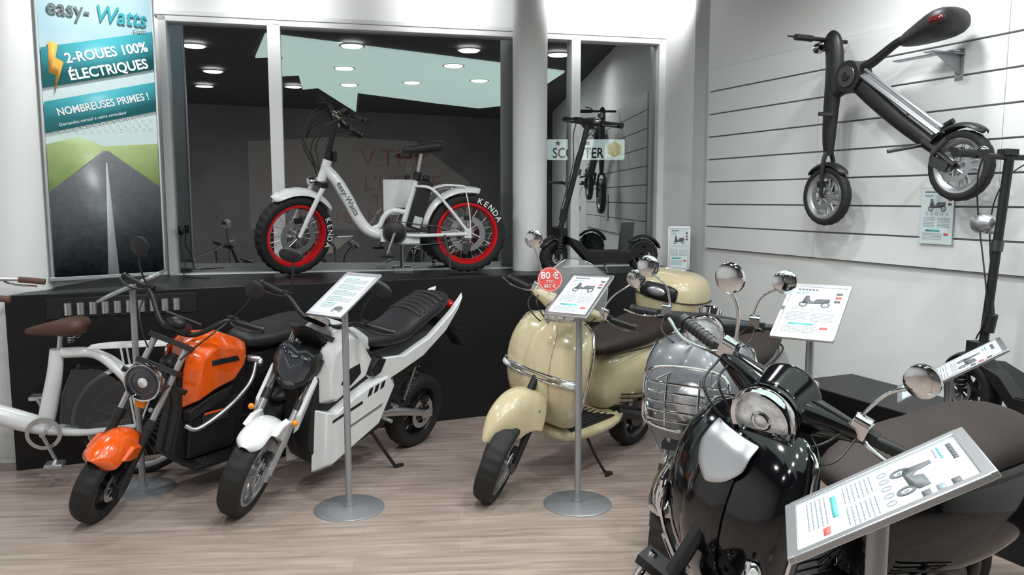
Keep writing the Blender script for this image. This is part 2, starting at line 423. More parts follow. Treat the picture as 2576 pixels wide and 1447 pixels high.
def retro(label, loc, head, lean, steer, P, seatm, fix=False, fm=None, case=False, rack=False, band=False, visor=False, plate=False, screen=False, accent=CHROME, handcov=None, mr_=.05, wide=1.0, scale=1.0, seatz=0.0, mz=1.215, my=.275):
    LT[:] = [(a, b, c, d*wide) for a, b, c, d in LT0]
    T = thing('retro_scooter', label, 'motor scooter', loc, (radians(-lean), 0, radians(head)), group=None); T.scale = (scale,)*3
    P0 = (-.03, 0, .22); S = steerM(P0, 27, steer); I = Matrix.Identity(4); tl = tan(radians(lean))
    hc = handcov or P
    XF[0] = S
    wheel(T, (0, 0, .22), .22, .105, .155, mr=ALU, style='twin', n=6, label='front wheel with spoked alloy rim')
    f = MB()
    for s in (1, -1):
        f.cyl((0, s*.078, .22), (-.10, s*.078, .42), .017, PLAS); f.cyl((-.09, s*.078, .40), (-.15, s*.07, .52), .012, CHROME)
        f.box((.0, s*.078, .22), (.05, .02, .06), STEEL)
    f.box((-.14, 0, .50), (.06, .19, .03), PLAS); f.cyl((-.14, 0, .5), (-.38, 0, .92), .022, PLAS)
    f.done('fork', T)
    if not fix:
        fender(T, (0, 0, .22), .245, .08, 25, 150, fm or P, h=.03, drop=.06, name='front_fender')
    b = MB(); b.loft(yl([(-.22, -.445, 1.0, .02, .018), (-.17, -.435, 1.0, .03, .028), (-.10, -.42, .99, .05, .045), (-.04, -.405, .985, .065, .055), (.04, -.405, .985, .065, .055), (.10, -.42, .99, .05, .045), (.17, -.435, 1.0, .03, .028), (.22, -.445, 1.0, .02, .018)]), hc)
    b.done('handlebar_cover', T, sub=1)
    n = MB(); n.loft(zl([(.90, -.40, .05, .055), (.94, -.41, .06, .065), (.99, -.42, .05, .06)]), hc); n.done('steering_neck', T, sub=1)
    bar = MB(); bar.tube([(-.46, -.26, 1.005), (-.44, -.15, 1.0), (-.43, 0, 1.0), (-.44, .15, 1.0), (-.46, .26, 1.005)], .012, CHROME)
    bar.done('handlebar', T)
    grips(T, -.452, 1.005, .235, .365, sweep=.03, leverlen=.16)
    for s in (1, -1):
        k = MB(); k.cyl((-.44, s*.175, 1.04), (-.44, s*.215, 1.04), .018, accent, n=16); k.box((-.44, s*.195, 1.02), (.04, .045, .04), accent)
        k.done('brake_fluid_reservoir', T)
        mirror(T, (-.44, s*.18, 1.04), (-.43, s*my, mz), mr_, mid=(-.44, s*.212, 1.14))
        c = MB(); c.tube([(-.42, s*.2, .995), (-.34, s*.19, .95), (-.33, s*.12, .90), (-.36, s*.06, .88)], .0035, PLAS, n=6); c.tube([(-.43, s*.17, 1.0), (-.33, s*.15, .985), (-.34, s*.09, .92), (-.37, s*.04, .90)], .0035, PLAS, n=6); c.done('brake_cable', T)
    ax = V((1, 0, -.16)).normalized(); hl = MB(); c = V((-.325, 0, .965))
    hl.rev([(.062, -.06), (.080, -.03), (.089, .0), (.090, .012), (.084, .022), (.074, .018), (.069, .0)], c, ax, CHROME, 48, closed=False)
    hl.rev([(.05, -.07), (.084, -.04), (.090, -.014), (.086, -.014)], c, ax, hc, 48, closed=False)
    ho = hl.done('headlight', T)
    l = MB(); l.rev([(.0005, .018), (.03, .0165), (.055, .012), (.073, .005)], c, ax, LENS, 48, closed=False)
    l.rev([(.018, .0195), (.024, .021), (.028, .018)], c, ax, CHROME, 24, closed=False); l.done('headlight_lens', ho)
    ins = MB(); ins.rev([(.0005, .02), (.05, .02), (.056, .01), (.05, -.02)], (-.47, 0, 1.035), (-.5, 0, 1), CHROME, 32, closed=False)
    ins.rev([(.0005, .0205), (.046, .0205)], (-.47, 0, 1.035), (-.5, 0, 1), DLENS, 32, closed=False); ins.done('speedometer', T)
    if visor:
        rows = []
        for i in range(7):
            t = i/6; row = []
            for j in range(15):
                a = radians(20+140*j/14); rr = .084+.004*t
                row.append(V((-.335-.10*t-.015*sin(a), rr*cos(a)*(1+.10*t), .965+rr*sin(a)*1.0+.025*t)))
            rows.append(row)
        vv = MB(); vv.grid(rows, GLOSSB); vv.done('headlight_hood', T, sub=1, solid=.004)
    if screen:
        rows = []
        for i in range(9):
            t = i/8; row = []; w = .19*(1-.35*t*t)
            for j in range(11):
                u = j/5-1; row.append(V((-.30-.20*t-.09*u*u, w*u, 1.02+.22*t*(1-.25*u*u))))
            rows.append(row)
        vv = MB(); vv.grid(rows, CLEARS); wo = vv.done('windscreen', T, sub=1, solid=.003)
        ed = [r[0] for r in rows]+rows[-1][1:-1]+[r[-1] for r in rows[::-1]]
        q = MB(); q.tube(ed, .0022, ALU, n=6, res=2); q.done('screen_edge', wo)
        q = MB()
        for s in (1, -1): q.tube([(-.43, s*.12, 1.0), (-.38, s*.11, 1.05), (-.36, s*.10, 1.10)], .005, CHROME, n=8)
        q.done('screen_bracket', wo)
    XF[0] = I
    if fix:
        rows = []
        for i in range(13):
            t = i/12; a = radians(10+108*t); ww = (.075+.060*t)*min(1, 1.5*sqrt(t+.04)+.2); row = []
            for j in range(13):
                bb = pi*j/12; y = ww*math.copysign(abs(cos(bb))**.8, cos(bb)); rad = .205+.055*sin(bb)-.12*abs(cos(bb))**4
                row.append(V((-.125+rad*cos(a), y, .30+rad*sin(a)*1.1)))
            rows.append(row)
        q = MB(); q.grid(rows, P); q.done('front_fender', T, sub=1, solid=.004)
    b = MB(); b.loft(zl([(q[0], q[1], q[2], q[3], PW) for q in LT], 32), P); LS = b.done('leg_shield', T, sub=1)
    rows = []
    for i in range(13):
        z = .42+.49*i/12; w = .085*(1-.30*(i/12)**2)*(1 if i not in (0, 12) else .6)*wide
        rows.append([surf(z, w*(j/4-1), .002+.010*(1-(j/4-1)**4)) for j in range(9)])
    c = MB(); c.grid(rows, P); c.done('horn_cover', T, sub=1)
    e = MB()
    pts = [V((lt(z)[1]+.0, -lt(z)[3]-.001, z)) for z in (.40, .5, .6, .7, .8, .87, .92)]+[V((-.40, 0, .958))]+[V((lt(z)[1], lt(z)[3]+.001, z)) for z in (.92, .87, .8, .7, .6, .5, .40)]
    e.tube(pts, .0055, accent, n=8, res=4); e.done('edge_trim', T)
    fb = MB(); fb.loft(xl([(-.33, .31, .13, .04), (-.45, .285, .17, .045), (-.7, .28, .175, .045), (-.88, .29, .165, .05), (-1.0, .33, .12, .05)], 24), P); fb.done('floorboard', T, sub=1)
    fm2 = MB(); fm2.box((-.64, 0, .325), (.42, .27, .012), PLAS)
    for k in range(9): fm2.box((-.64, -.12+.03*k, .333), (.38, .008, .006), PLAS)
    fm2.done('floor_mat', T, bev=.003)
    r = MB(); r.loft(xl([(-.77, .50, .08, .15), (-.86, .52, .145, .195), (-1.0, .54, .19, .205), (-1.15, .555, .212, .20), (-1.3, .58, .212, .182), (-1.45, .615, .178, .15), (-1.57, .65, .12, .105), (-1.64, .67, .05, .05)], 28), P)
    r.done('rear_body', T, sub=1)
    def vs_(s):
        v = MB()
        for k in range(4): v.tube([(-.86, s*.150, .46-.025*k), (-.96, s*.187, .455-.025*k), (-1.05, s*.2, .45-.025*k)], .004, PLAS, n=6, res=3)
        v.box((-.95, s*.17, .42), (.02, .01, .08), P); v.done('vent_slats', T)
    bothsides(vs_)
    sz = seatz
    s_ = MB(); s_.loft(xl([(-.66, .71+sz, .06, .025), (-.74, .735+sz, .11, .05), (-.9, .755+sz, .15, .062), (-1.05, .765+sz, .16, .062), (-1.13, .77+sz, .16, .062), (-1.19, .79+sz, .158, .068), (-1.35, .80+sz, .15, .068), (-1.46, .79+sz, .115, .055), (-1.52, .775+sz, .05, .03)], 24), seatm)
    s_.done('seat', T, sub=1)
    st = MB(); st.tube([(-.74, .09, .70+sz), (-.9, .148, .715+sz), (-1.1, .16, .722+sz), (-1.35, .152, .745+sz), (-1.48, .09, .75+sz), (-1.52, 0, .75+sz), (-1.48, -.09, .75+sz), (-1.35, -.152, .745+sz), (-1.1, -.16, .722+sz), (-.9, -.148, .715+sz), (-.74, -.09, .70+sz)], .005, seatm, n=6)
    st.done('seat_piping', T)
    wheel(T, (-1.28, 0, .22), .22, .11, .15, mr=STEEL, style='alloy', n=8, disc=False, hubr=.09, label='rear hub-motor wheel')
    sw = MB(); sw.tube([(-.9, -.10, .33), (-1.1, -.11, .27), (-1.28, -.10, .22)], [.035, .03, .028], PLAS, n=10); sw.cyl((-1.28, -.14, .25), (-1.22, -.13, .5), .018, CHROME)
    sw.tube([(-.9, .10, .33), (-1.1, .11, .27), (-1.28, .10, .22)], [.035, .03, .028], PLAS, n=10); sw.box((-1.0, 0, .32), (.25, .22, .14), PLAS); sw.done('swing_arm', T)
    tlp = MB(); tlp.ball((-1.62, 0, .66), (.035, .08, .035), REDL); tlp.done('tail_light', T)
    k = MB(); k.tube([(-.62, .10, .26), (-.66, .16, .14), (-.70, .215, .215*tl+.012)], .008, PLAS, n=8); k.tube([(-.70, .215, .215*tl+.012), (-.72, .25, .25*tl+.008), (-.66, .25, .25*tl+.008)], .008, PLAS, n=8); k.done('side_stand', T)
    for s in (1, -1):
        z = .60; c0 = surf(z, s*.195*wide, .010)
        if not band:
            q = MB(); rot = Matrix.Rotation(radians(s*50), 3, 'Z'); q.ball(c0, (.016, .026, .052), CHROME, rot=rot); io = q.done('turn_signal', T)
            q = MB(); q.ball(c0+rot @ V((.006, 0, 0)), (.015, .019, .044), LENS, rot=rot); q.done('signal_lens', io)
    if band:
        for zz, rr in ((.665, .010), (.635, .009)):
            q = MB(); q.tube([surf(zz+.0, y*wide, .006) for y in (-.222, -.19, -.12, -.05, 0, .05, .12, .19, .222)], rr, CHROME, n=10); q.done('chrome_bumper_strip', T)
        for s in (1, -1):
            q = MB(); q.tube([surf(.65, s*y*wide, .002) for y in (.15, .18, .205, .224)], [.012, .022, .022, .01], LENS, n=10); q.done('turn_signal', T)
    if plate:
        rows = []
        for i in range(11):
            t = i/10; z = .775+.135*t; w = .095*min(1, (t*1.6)**.6+.12)*(1-.12*t)
            rows.append([surf(z, w*(j/6-1), .012+.008*(1-abs(j/6-1)**3)) for j in range(13)])
        q = MB(); q.grid(rows, ALU); q.done('shield_plate', T, sub=1, solid=.004)
        for s in (1, -1):
            q = MB(); q.tube([surf(z, s*y, .02) for z, y in ((.42, .07), (.46, .12), (.52, .17), (.60, .19), (.66, .19))], .007, CHROME, n=8)
            q.tube([surf(z, s*y, .03) for z, y in ((.40, .09), (.44, .13), (.49, .165))], .006, CHROME, n=8); q.done('crash_bar', T)
    if rack:
        q = MB()
        for z in (.62, .66, .70, .74, .78):
            q.tube([V((-.12, -.165, z)), V((-.09, -.14, z)), V((-.08, 0, z)), V((-.09, .14, z)), V((-.12, .165, z))], .005, CHROME, n=8)
        q.tube([(-.14, -.17, .59), (-.12, -.18, .7), (-.14, -.16, .82), (-.16, 0, .84), (-.14, .16, .82), (-.12, .18, .7), (-.14, .17, .59), (-.10, 0, .575)], .007, CHROME, n=8, closed=True)
        for y in (-.07, .07): q.tube([(-.08, y, .60), (-.075, y, .7), (-.09, y, .81)], .005, CHROME, n=8)
        for y in (-.12, .12):
            for z in (.64, .79): q.cyl((-.26, y*.9, z), (-.10, y, z), .005, CHROME)
        q.done('front_luggage_rack', T)
        q = MB(); q.ball((-.20, 0, .68), (.05, .075, .09), ALU); q.done('front_cover', T)
    if case:
        q = MB(); q.box((-1.52, 0, .80), (.30, .16, .015), CHROME)
        q.tube([(-1.35, .14, .76), (-1.5, .15, .80), (-1.68, .10, .81), (-1.72, 0, .81), (-1.68, -.10, .81), (-1.5, -.15, .80), (-1.35, -.14, .76)], .01, CHROME); q.done('rear_carrier', T)
        q = MB(); q.loft(zl([(.79, -1.55, .14, .16, 3), (.81, -1.55, .17, .195, 3), (.89, -1.55, .19, .225, 3), (.97, -1.55, .193, .228, 3), (1.04, -1.55, .185, .215, 3), (1.09, -1.555, .155, .18, 3), (1.115, -1.56, .09, .11, 3)], 32), P); co = q.done('top_case', T, sub=1)
        q = MB(); q.tube([V((-1.55+.195*math.copysign(abs(cos(2*pi*k/24))**.67, cos(2*pi*k/24)), .230*math.copysign(abs(sin(2*pi*k/24))**.67, sin(2*pi*k/24)), .95)) for k in range(24)], .004, PLAS, n=6, res=2, closed=True); q.done('case_seam', co)
        q = MB(); q.loft(yl([(-.13, -1.365, .99, .02, .03), (-.11, -1.36, .99, .03, .055), (.11, -1.36, .99, .03, .055), (.13, -1.365, .99, .02, .03)]), PLAS)
        q.ball((-1.33, 0, .995), (.014, .065, .03), ALU); q.done('case_backrest', co, sub=1)
    return T

I4 = Matrix.Identity(4)
# ------------------------------------------------------------------ room
CZ = 3.2
A = V((-2.45, 5.68, 0)); U = V((.974, .2268, 0)).normalized(); WF = basis(A, U, Z3.cross(U), Z3)
C = V((1.465, 6.065, 0)); D = V((.393, -.919, 0)).normalized(); RF = basis(C, D, Z3.cross(D), Z3)

b = MB(); b.prism([(-3.5, -3.2), (5.4, -3.2), (5.4, 0.2), (2.9, 5.2), (1.5, 6.75), (-3.5, 5.6)], (0, 0, 0), (1, 0, 0), (0, 1, 0), -.05, 0, FLOOR); struct(b.done('floor', sharp=30))
b = MB(); b.prism([(-3.5, -3.2), (5.6, -3.2), (5.6, 0.2), (2.9, 5.6), (1.5, 6.85), (-3.5, 5.7)], (0, 0, 0), (1, 0, 0), (0, 1, 0), CZ, CZ+.05, DARKCEIL); struct(b.done('ceiling', sharp=30))
def up(x, y): return (1.1*x+.276, 1.1*y-1.186)
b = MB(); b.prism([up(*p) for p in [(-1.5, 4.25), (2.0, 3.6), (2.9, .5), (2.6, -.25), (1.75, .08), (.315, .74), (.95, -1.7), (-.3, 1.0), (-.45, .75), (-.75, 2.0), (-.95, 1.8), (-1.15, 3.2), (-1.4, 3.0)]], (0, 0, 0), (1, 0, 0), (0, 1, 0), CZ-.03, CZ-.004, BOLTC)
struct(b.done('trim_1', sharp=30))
L0 = -.87; LW = 3.73
b = MB(); XF[0] = WF
b.box(((L0+3.75)/2, .1, .49), (3.75-L0, .2, .98), WALL)
b.box(((L0+3.75)/2, .1, (2.81+CZ)/2), (3.75-L0, .2, CZ-2.81), WALL)
b.box((L0/2, .1, 1.9), (-L0, .2, 1.86), WALL)
struct(b.done('wall_back'))
def xw(X): return (X+2.45)/.974
tn = 2
for (x0, x1, z0, z1) in ((0, .055, .98, 2.81), (xw(-1.747), xw(-1.66), 1.0, 2.79), (xw(.451), xw(.523), 1.0, 2.79), (xw(1.16), xw(1.2)+.03, .98, 2.81), (.0, LW, 2.77, 2.81), (0, LW, .975, 1.015)):
    b = MB(); b.box(((x0+x1)/2, -.005, (z0+z1)/2), (x1-x0, .09, z1-z0), FRAME); struct(b.done('trim_%d' % tn, bev=.004)); tn += 1
b = MB(); b.box((LW/2, -.03, 2.825), (LW+.06, .06, .03), FRAME); struct(b.done('trim_%d' % tn, bev=.004)); tn += 1
for i, (x0, x1) in enumerate(((.055, xw(-1.747)), (xw(-1.66), xw(.451)), (xw(.523), xw(1.16)))):
    b = MB(); b.box(((x0+x1)/2, .02, 1.89), (x1-x0, .006, 1.76), GLASS); struct(b.done('window_%d' % (i+1)))
XF[0] = I4
def strip(b, p0, p1, m, th=.1):
    p0, p1 = V((*p0, 0)), V((*p1, 0)); d = (p1-p0); o = Z3.cross(d.normalized())*th
    b.add([p0, p1, p1+o, p0+o, p0+Z3*CZ, p1+Z3*CZ, p1+o+Z3*CZ, p0+o+Z3*CZ], [(0, 1, 2, 3), (4, 5, 6, 7), (0, 1, 5, 4), (1, 2, 6, 5), (2, 3, 7, 6), (3, 0, 4, 7)], m)
b = MB(); strip(b, (1.20, 6.53), (1.378, 6.15), WALL); struct(b.done('wall_corner'))
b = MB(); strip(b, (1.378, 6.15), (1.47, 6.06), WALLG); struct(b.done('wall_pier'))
XF[0] = RF
b = MB(); b.box((4.2, .1, CZ/2), (8.4, .2, CZ), WALL); struct(b.done('wall_right'))
b = MB(); b.box((2.0, -.008, .05), (4.0, .016, .10), FRAME); struct(b.done('baseboard_right', bev=.003))
b = MB(); nb = 8; h = .165
GRO = mat('groove_dark_metal', (.26, .27, .27), .5, metal=.3)  # dark metallic backing strip behind the slats
b.box((1.9, -.006, 1.18+nb*h/2), (3.7, .012, nb*h), GRO)
for k in range(nb):
    for x0, x1 in ((.05, 1.15), (1.153, 2.35), (2.353, 3.75)):
        b.box(((x0+x1)/2, -.018, 1.18+h*(k+.5)), (x1-x0, .02, h-.010), FRAME)
tag(b.done('slat_wall_panel', bev=.0015), 'white slatted display panel fixed along the shop wall', 'wall panel')
XF[0] = I4
b = MB(); b.box((-3.55, 1.2, CZ/2), (.1, 8.9, CZ), WALL); struct(b.done('wall_left'))
b = MB(); b.box((1.0, -3.25, CZ/2), (9.2, .1, CZ), DARKWALL); struct(b.done('wall_front'))
b = MB(); b.cyl((-2.98, 4.75, 0), (-2.98, 4.75, CZ), .20, WALL, n=48); struct(b.done('trim_%d' % tn)); tn += 1
b = MB(); b.cyl((.135, 6.08, 1.01), (.135, 6.08, CZ), .13, WALL, n=48); struct(b.done('trim_%d' % tn)); tn += 1

# counter
CT = thing('window_counter', 'low black lacquered counter running under the shop window', 'counter', (0, 0, 0))
b = MB(); b.prism([(-2.84, 4.41), (-.25, 5.55), (1.36, 5.95), (1.20, 6.5), (-2.45, 5.66), (-2.78, 5.56)], (0, 0, 0), (1, 0, 0), (0, 1, 0), 0, 1.01, BLK)
b.done('counter_body', CT, bev=.004)
cd = V((2.59, 1.14, 0)).normalized(); CF = basis(V((-2.84, 4.41, 0)), cd, Z3.cross(cd), Z3); XF[0] = CF
b = MB(); b.box((.60, -.004, .925), (.80, .008, .12), PLAS)
b.done('vent_frame', CT, bev=.003)
b = MB()
for k in range(10): b.cyl((.31+k*.064, -.006, .885), (.31+k*.064, -.006, .955), .021, ALU, n=14)
b.box((.60, -.006, .92), (.62, .004, .006), PLAS); b.done('vent_ribs', CT)
# podium
XF[0] = RF
b = MB(); b.box((2.75, -.25, .255), (2.5, .46, .51), BLK); tag(b.done('display_podium', bev=.006), 'black box podium standing along the white wall', 'podium')
XF[0] = I4

# ------------------------------------------------------------------ lights
LP = [(-2.04, 3.46), (-.67, 4.13), (.434, 4.42), (-1.71, 1.90), (-.40, 2.79), (.64, 3.5), (-1.68, .53), (-.62, .99), (-.01, 1.51), (.65, 2.07), (1.35, 2.6), (1.35, 4.6), (-2.2, 5.2), (2.4, 1.9)]
for x, y in [up(*p) for p in LP]:
    b = MB(); b.rev([(.0005, 0), (.115, 0)], (x, y, CZ-.036), (0, 0, -1), LAMP, 32, closed=False)
    o = b.done('lamp_disc', sharp=0)
    r = MB(); r.rev([(.115, 0), (.135, 0), (.135, .012), (.115, .008)], (x, y, CZ-.036), (0, 0, 1), FRAME, 32)
    T = thing('ceiling_downlight', 'round white recessed ceiling downlight, switched on', 'ceiling light', (0, 0, 0), group='ceiling downlights')
    o.parent = T; r.done('trim_ring', T)
    ld = bpy.data.lights.new('down', 'AREA'); ld.shape = 'DISK'; ld.size = .2; ld.energy = 15.5; ld.color = (.985, .99, 1); ld.spread = radians(165)
    lo = bpy.data.objects.new('downlight_lamp', ld); lo.location = (x, y, CZ-.045); COL.objects.link(lo); lo.parent = T
nW = V((.2268, -.974, 0))
for u in (-.3, .8, 2.0, 3.0, 3.6):  # out-of-view spots added to brighten the wall above the window
    p = A+U*u+nW*.62+Z3*(CZ-.10)
    T = thing('added_wall_washer', 'small unseen ceiling lamp added to brighten the wall above window', 'ceiling light', p, group='added wall washers')
    tgt = A+U*u+Z3*3.02; d = (tgt-p).normalized()
    q = MB(); q.cyl(-d*.09, -d*.005, .035, FRAME, n=24); q.cyl((0, 0, .10), -d*.06, .008, FRAME); q.done('lamp_head', T)
    ld = bpy.data.lights.new('wash', 'SPOT'); ld.energy = 27; ld.spot_size = radians(115); ld.spot_blend = .9; ld.shadow_soft_size = .03; ld.color = (.99, .995, 1)
    lo = bpy.data.objects.new('added_washer_light', ld); lo.rotation_euler = d.to_track_quat('-Z', 'Y').to_euler(); lo.location = d*.01; COL.objects.link(lo); lo.parent = T
w = bpy.data.worlds.new('World'); sc.world = w; w.use_nodes = True
w.node_tree.nodes['Background'].inputs[0].default_value = (.03, .029, .030, 1); w.node_tree.nodes['Background'].inputs[1].default_value = .5

# ------------------------------------------------------------------ outside
OUTB = mat('beige_board_glow', (.25, .21, .17), .7, emis=.10, ecol=(.8, .66, .56))  # weak glow stands in for street light falling on the board
OUTR = mat('red_letters_glow', (.3, .03, .02), .6, emis=.09, ecol=(.75, .14, .10))  # on the billboard this glow replaces street light on the letters
OUTW = mat('lit_sign_face', (.7, .8, .75), .6, emis=1.2, ecol=(.75, .9, .82))
OUTK = mat('sign_dark_letters', (.02, .03, .03), .6)
OUTY = mat('sign_yellow', (.6, .5, .1), .6, emis=.8, ecol=(.8, .7, .2))
OUTG = mat('night_asphalt', (.03, .03, .032), .9, var=.2)
b = MB(); b.box((0, 13, -.06), (24, 12.5, .1), OUTG); struct(b.done('trim_%d' % tn)); tn += 1
T = thing('roadside_billboard', 'beige billboard with faint red writing outside the window', 'billboard', (-1.7, 9.2, 0))
b = MB(); b.prism([(-1.3, 1.2), (1.45, 1.2), (1.2, 1.75), (.6, 2.2), (-.3, 2.25), (-1.3, 2.2)], (0, 0, 0), (1, 0, 0), (0, 0, 1), 0, .05, OUTB); b.box((-.9, .0, .6), (.1, .1, 1.2), OUTK); b.box((.9, .0, .6), (.1, .1, 1.2), OUTK); b.done('board', T)
for s_, x, z, sz in (("V.THE", .35, 2.0, .28), ("L'HEURE", .45, 1.72, .24), ("TIME A", .4, 1.52, .2), ("PER MINUTE", .2, 1.33, .19)):
    text(s_, sz, basis(V((x, -.06, z)), (1, 0, 0), (0, 0, 1)), OUTR, T)
T = thing('lit_shop_sign', 'lit white shop sign with dark lettering across the street', 'sign', (1.1, 12, 0))
b = MB(); b.box((0, 0, 2.28), (1.15, .08, .3), OUTW); b.box((0, .1, 1.1), (.08, .08, 2.2), OUTK); b.done('sign_box', T, bev=.02)
text('SCOOTER', .21, basis(V((-.12, -.045, 2.22)), (1, 0, 0), (0, 0, 1)), OUTK, T, sx=.8, off=.004)
b = MB(); b.prism([(.12*cos(i*pi/3+pi/6), .12*sin(i*pi/3+pi/6)) for i in range(6)], (.42, -.045, 2.28), (1, 0, 0), (0, 0, 1), 0, .008, OUTY); b.done('sign_emblem', T)
b = MB(); b.prism([((.05 if i % 2 == 0 else .02)*cos(i*pi/5+pi/2), (.05 if i % 2 == 0 else .02)*sin(i*pi/5+pi/2)) for i in range(10)], (-.42, -.045, 2.37), (1, 0, 0), (0, 0, 1), 0, .008, OUTK); b.done('sign_star', T)
b = MB(); b.box((-.1, -.048, 2.37), (.3, .006, .05), OUTR); b.done('sign_red_bar', T)
random.seed(4)
for i in range(5):
    b = MB(); x0 = -2.2+i*.75
    for k in range(60):
        c = V((x0+random.uniform(-.35, .35), 6.9+random.uniform(-.15, .2)+.2*(x0+2), .7+random.random()*.55)); a = random.random()*6.28
        d = V((cos(a), sin(a), random.uniform(-.2, .8))).normalized()*.12; e = perp(d)[0]*.022
        b.add([c-d*.3, c+e+d*.3, c+d, c-e+d*.3], [(0, 1, 2, 3)], GREEN)
    b.cyl((x0, 6.95+.2*(x0+2), 0), (x0, 6.95+.2*(x0+2), .9), .03, OUTK)
    tag(b.done('outdoor_shrub', sharp=0), 'dark leafy shrub outside the shop window at night', 'shrub', 'shrubs outside the window')

# ------------------------------------------------------------------ banner poster
p0 = V((-2.75, 4.74, 1.07)); p1 = V((-2.26, 5.16, 1.07)); bd = (p1-p0); BW = bd.length; bd.normalize()
BM = basis(p0, bd, Z3.cross(bd), Z3)
T = thing('road_poster', 'tall blue poster with teal ribbons and road beside the window', 'poster', (0, 0, 0), mtx=BM)
BH = 1.86
b = MB(); b.box((BW/2, .01, BH/2), (BW, .008, BH), SKYP); b.done('poster_sheet', T)
b = MB()
for x in (0, BW): b.box((x, .01, BH/2), (.016, .02, BH), ALU)
for z in (0, BH): b.box((BW/2, .01, z), (BW+.03, .03, .025), ALU)
b.done('poster_frame', T, bev=.003)
def poly(pts, y, m, name, par=T):
    q = MB(); q.prism(pts, (0, 0, 0), (1, 0, 0), (0, 0, 1), -y, -y+.001, m); return q.done(name, par, sharp=0)
W = BW
poly([(.01, .012), (W-.01, .012), (W-.01, .83), (.5*W, .80), (.28*W, .85), (.01, .80)], -.002, FIELDP, 'printed_field')
poly([(.01, .012), (W-.01, .012), (W-.01, .56), (.53*W, .775), (.49*W, .775), (.01, .52)], -.004, ROADP, 'printed_road')
poly([(.47*W, .012), (.57*W, .012), (.515*W, .70), (.505*W, .70)], -.006, ROADL, 'printed_center_line')
sl = .17; dn = -.035
poly([(.01, 1.16+dn), (W-.01, 1.16+sl+dn), (W-.01, 1.39+sl+dn), (.01, 1.39+dn)], -.004, TEAL, 'printed_ribbon')
poly([(.01, .90+dn), (W-.01, .90+sl+dn), (W-.01, 1.08+sl+dn), (.01, 1.08+dn)], -.004, TEAL, 'printed_ribbon')
poly([(.05, 1.43+dn), (.10, 1.42+dn), (.085, 1.34+dn), (.125, 1.32+dn), (.07, 1.13+dn), (.08, 1.24+dn), (.045, 1.25+dn)], -.007, mat('bolt_orange_print', (.85, .42, .08), .5), 'printed_bolt')
q = MB()
for j in range(3):
    for i in range(14):
        x = .05+i*.042+(j % 2)*.021
        if x < W-.04: q.rev([(.009, 0), (.012, 0)], (x, -.0035, .93-.026*j+x*.10), (0, -1, 0), WHT, 6, closed=False)
q.done('printed_hexagons', T, sharp=0)
dx = V((W, 0, sl)).normalized()
def bt(s_, x, z, size, m, dxx=dx, **k):
    zz = V((-dxx.z, 0, dxx.x)); text(s_, size, basis(V((x, -.007, z)), dxx, zz), m, T, **k)
bt('2-ROUES 100%', W*.57, 1.40+dn, .082, WHT, off=.002, sx=.92)
bt('ÉLECTRIQUES', W*.58, 1.30+dn, .082, WHT, off=.002, sx=.92)
bt('NOMBREUSES PRIMES !', W*.52, 1.09+dn, .062, WHT, off=.0012, sx=.86)
bt('Demandez conseil à votre revendeur', W*.42, 1.00+dn, .026, WHT)
d0 = V((1, 0, .0)).normalized()
bt('easy-', W*.26, 1.595, .125, GREYT, dxx=d0, off=.0015, sx=.9)
bt('Watts', W*.70, 1.59, .135, TEALD, dxx=d0, off=.002, shear=.25, sx=.86)
bt('.com', W*.86, 1.515, .048, GREYT, dxx=d0)

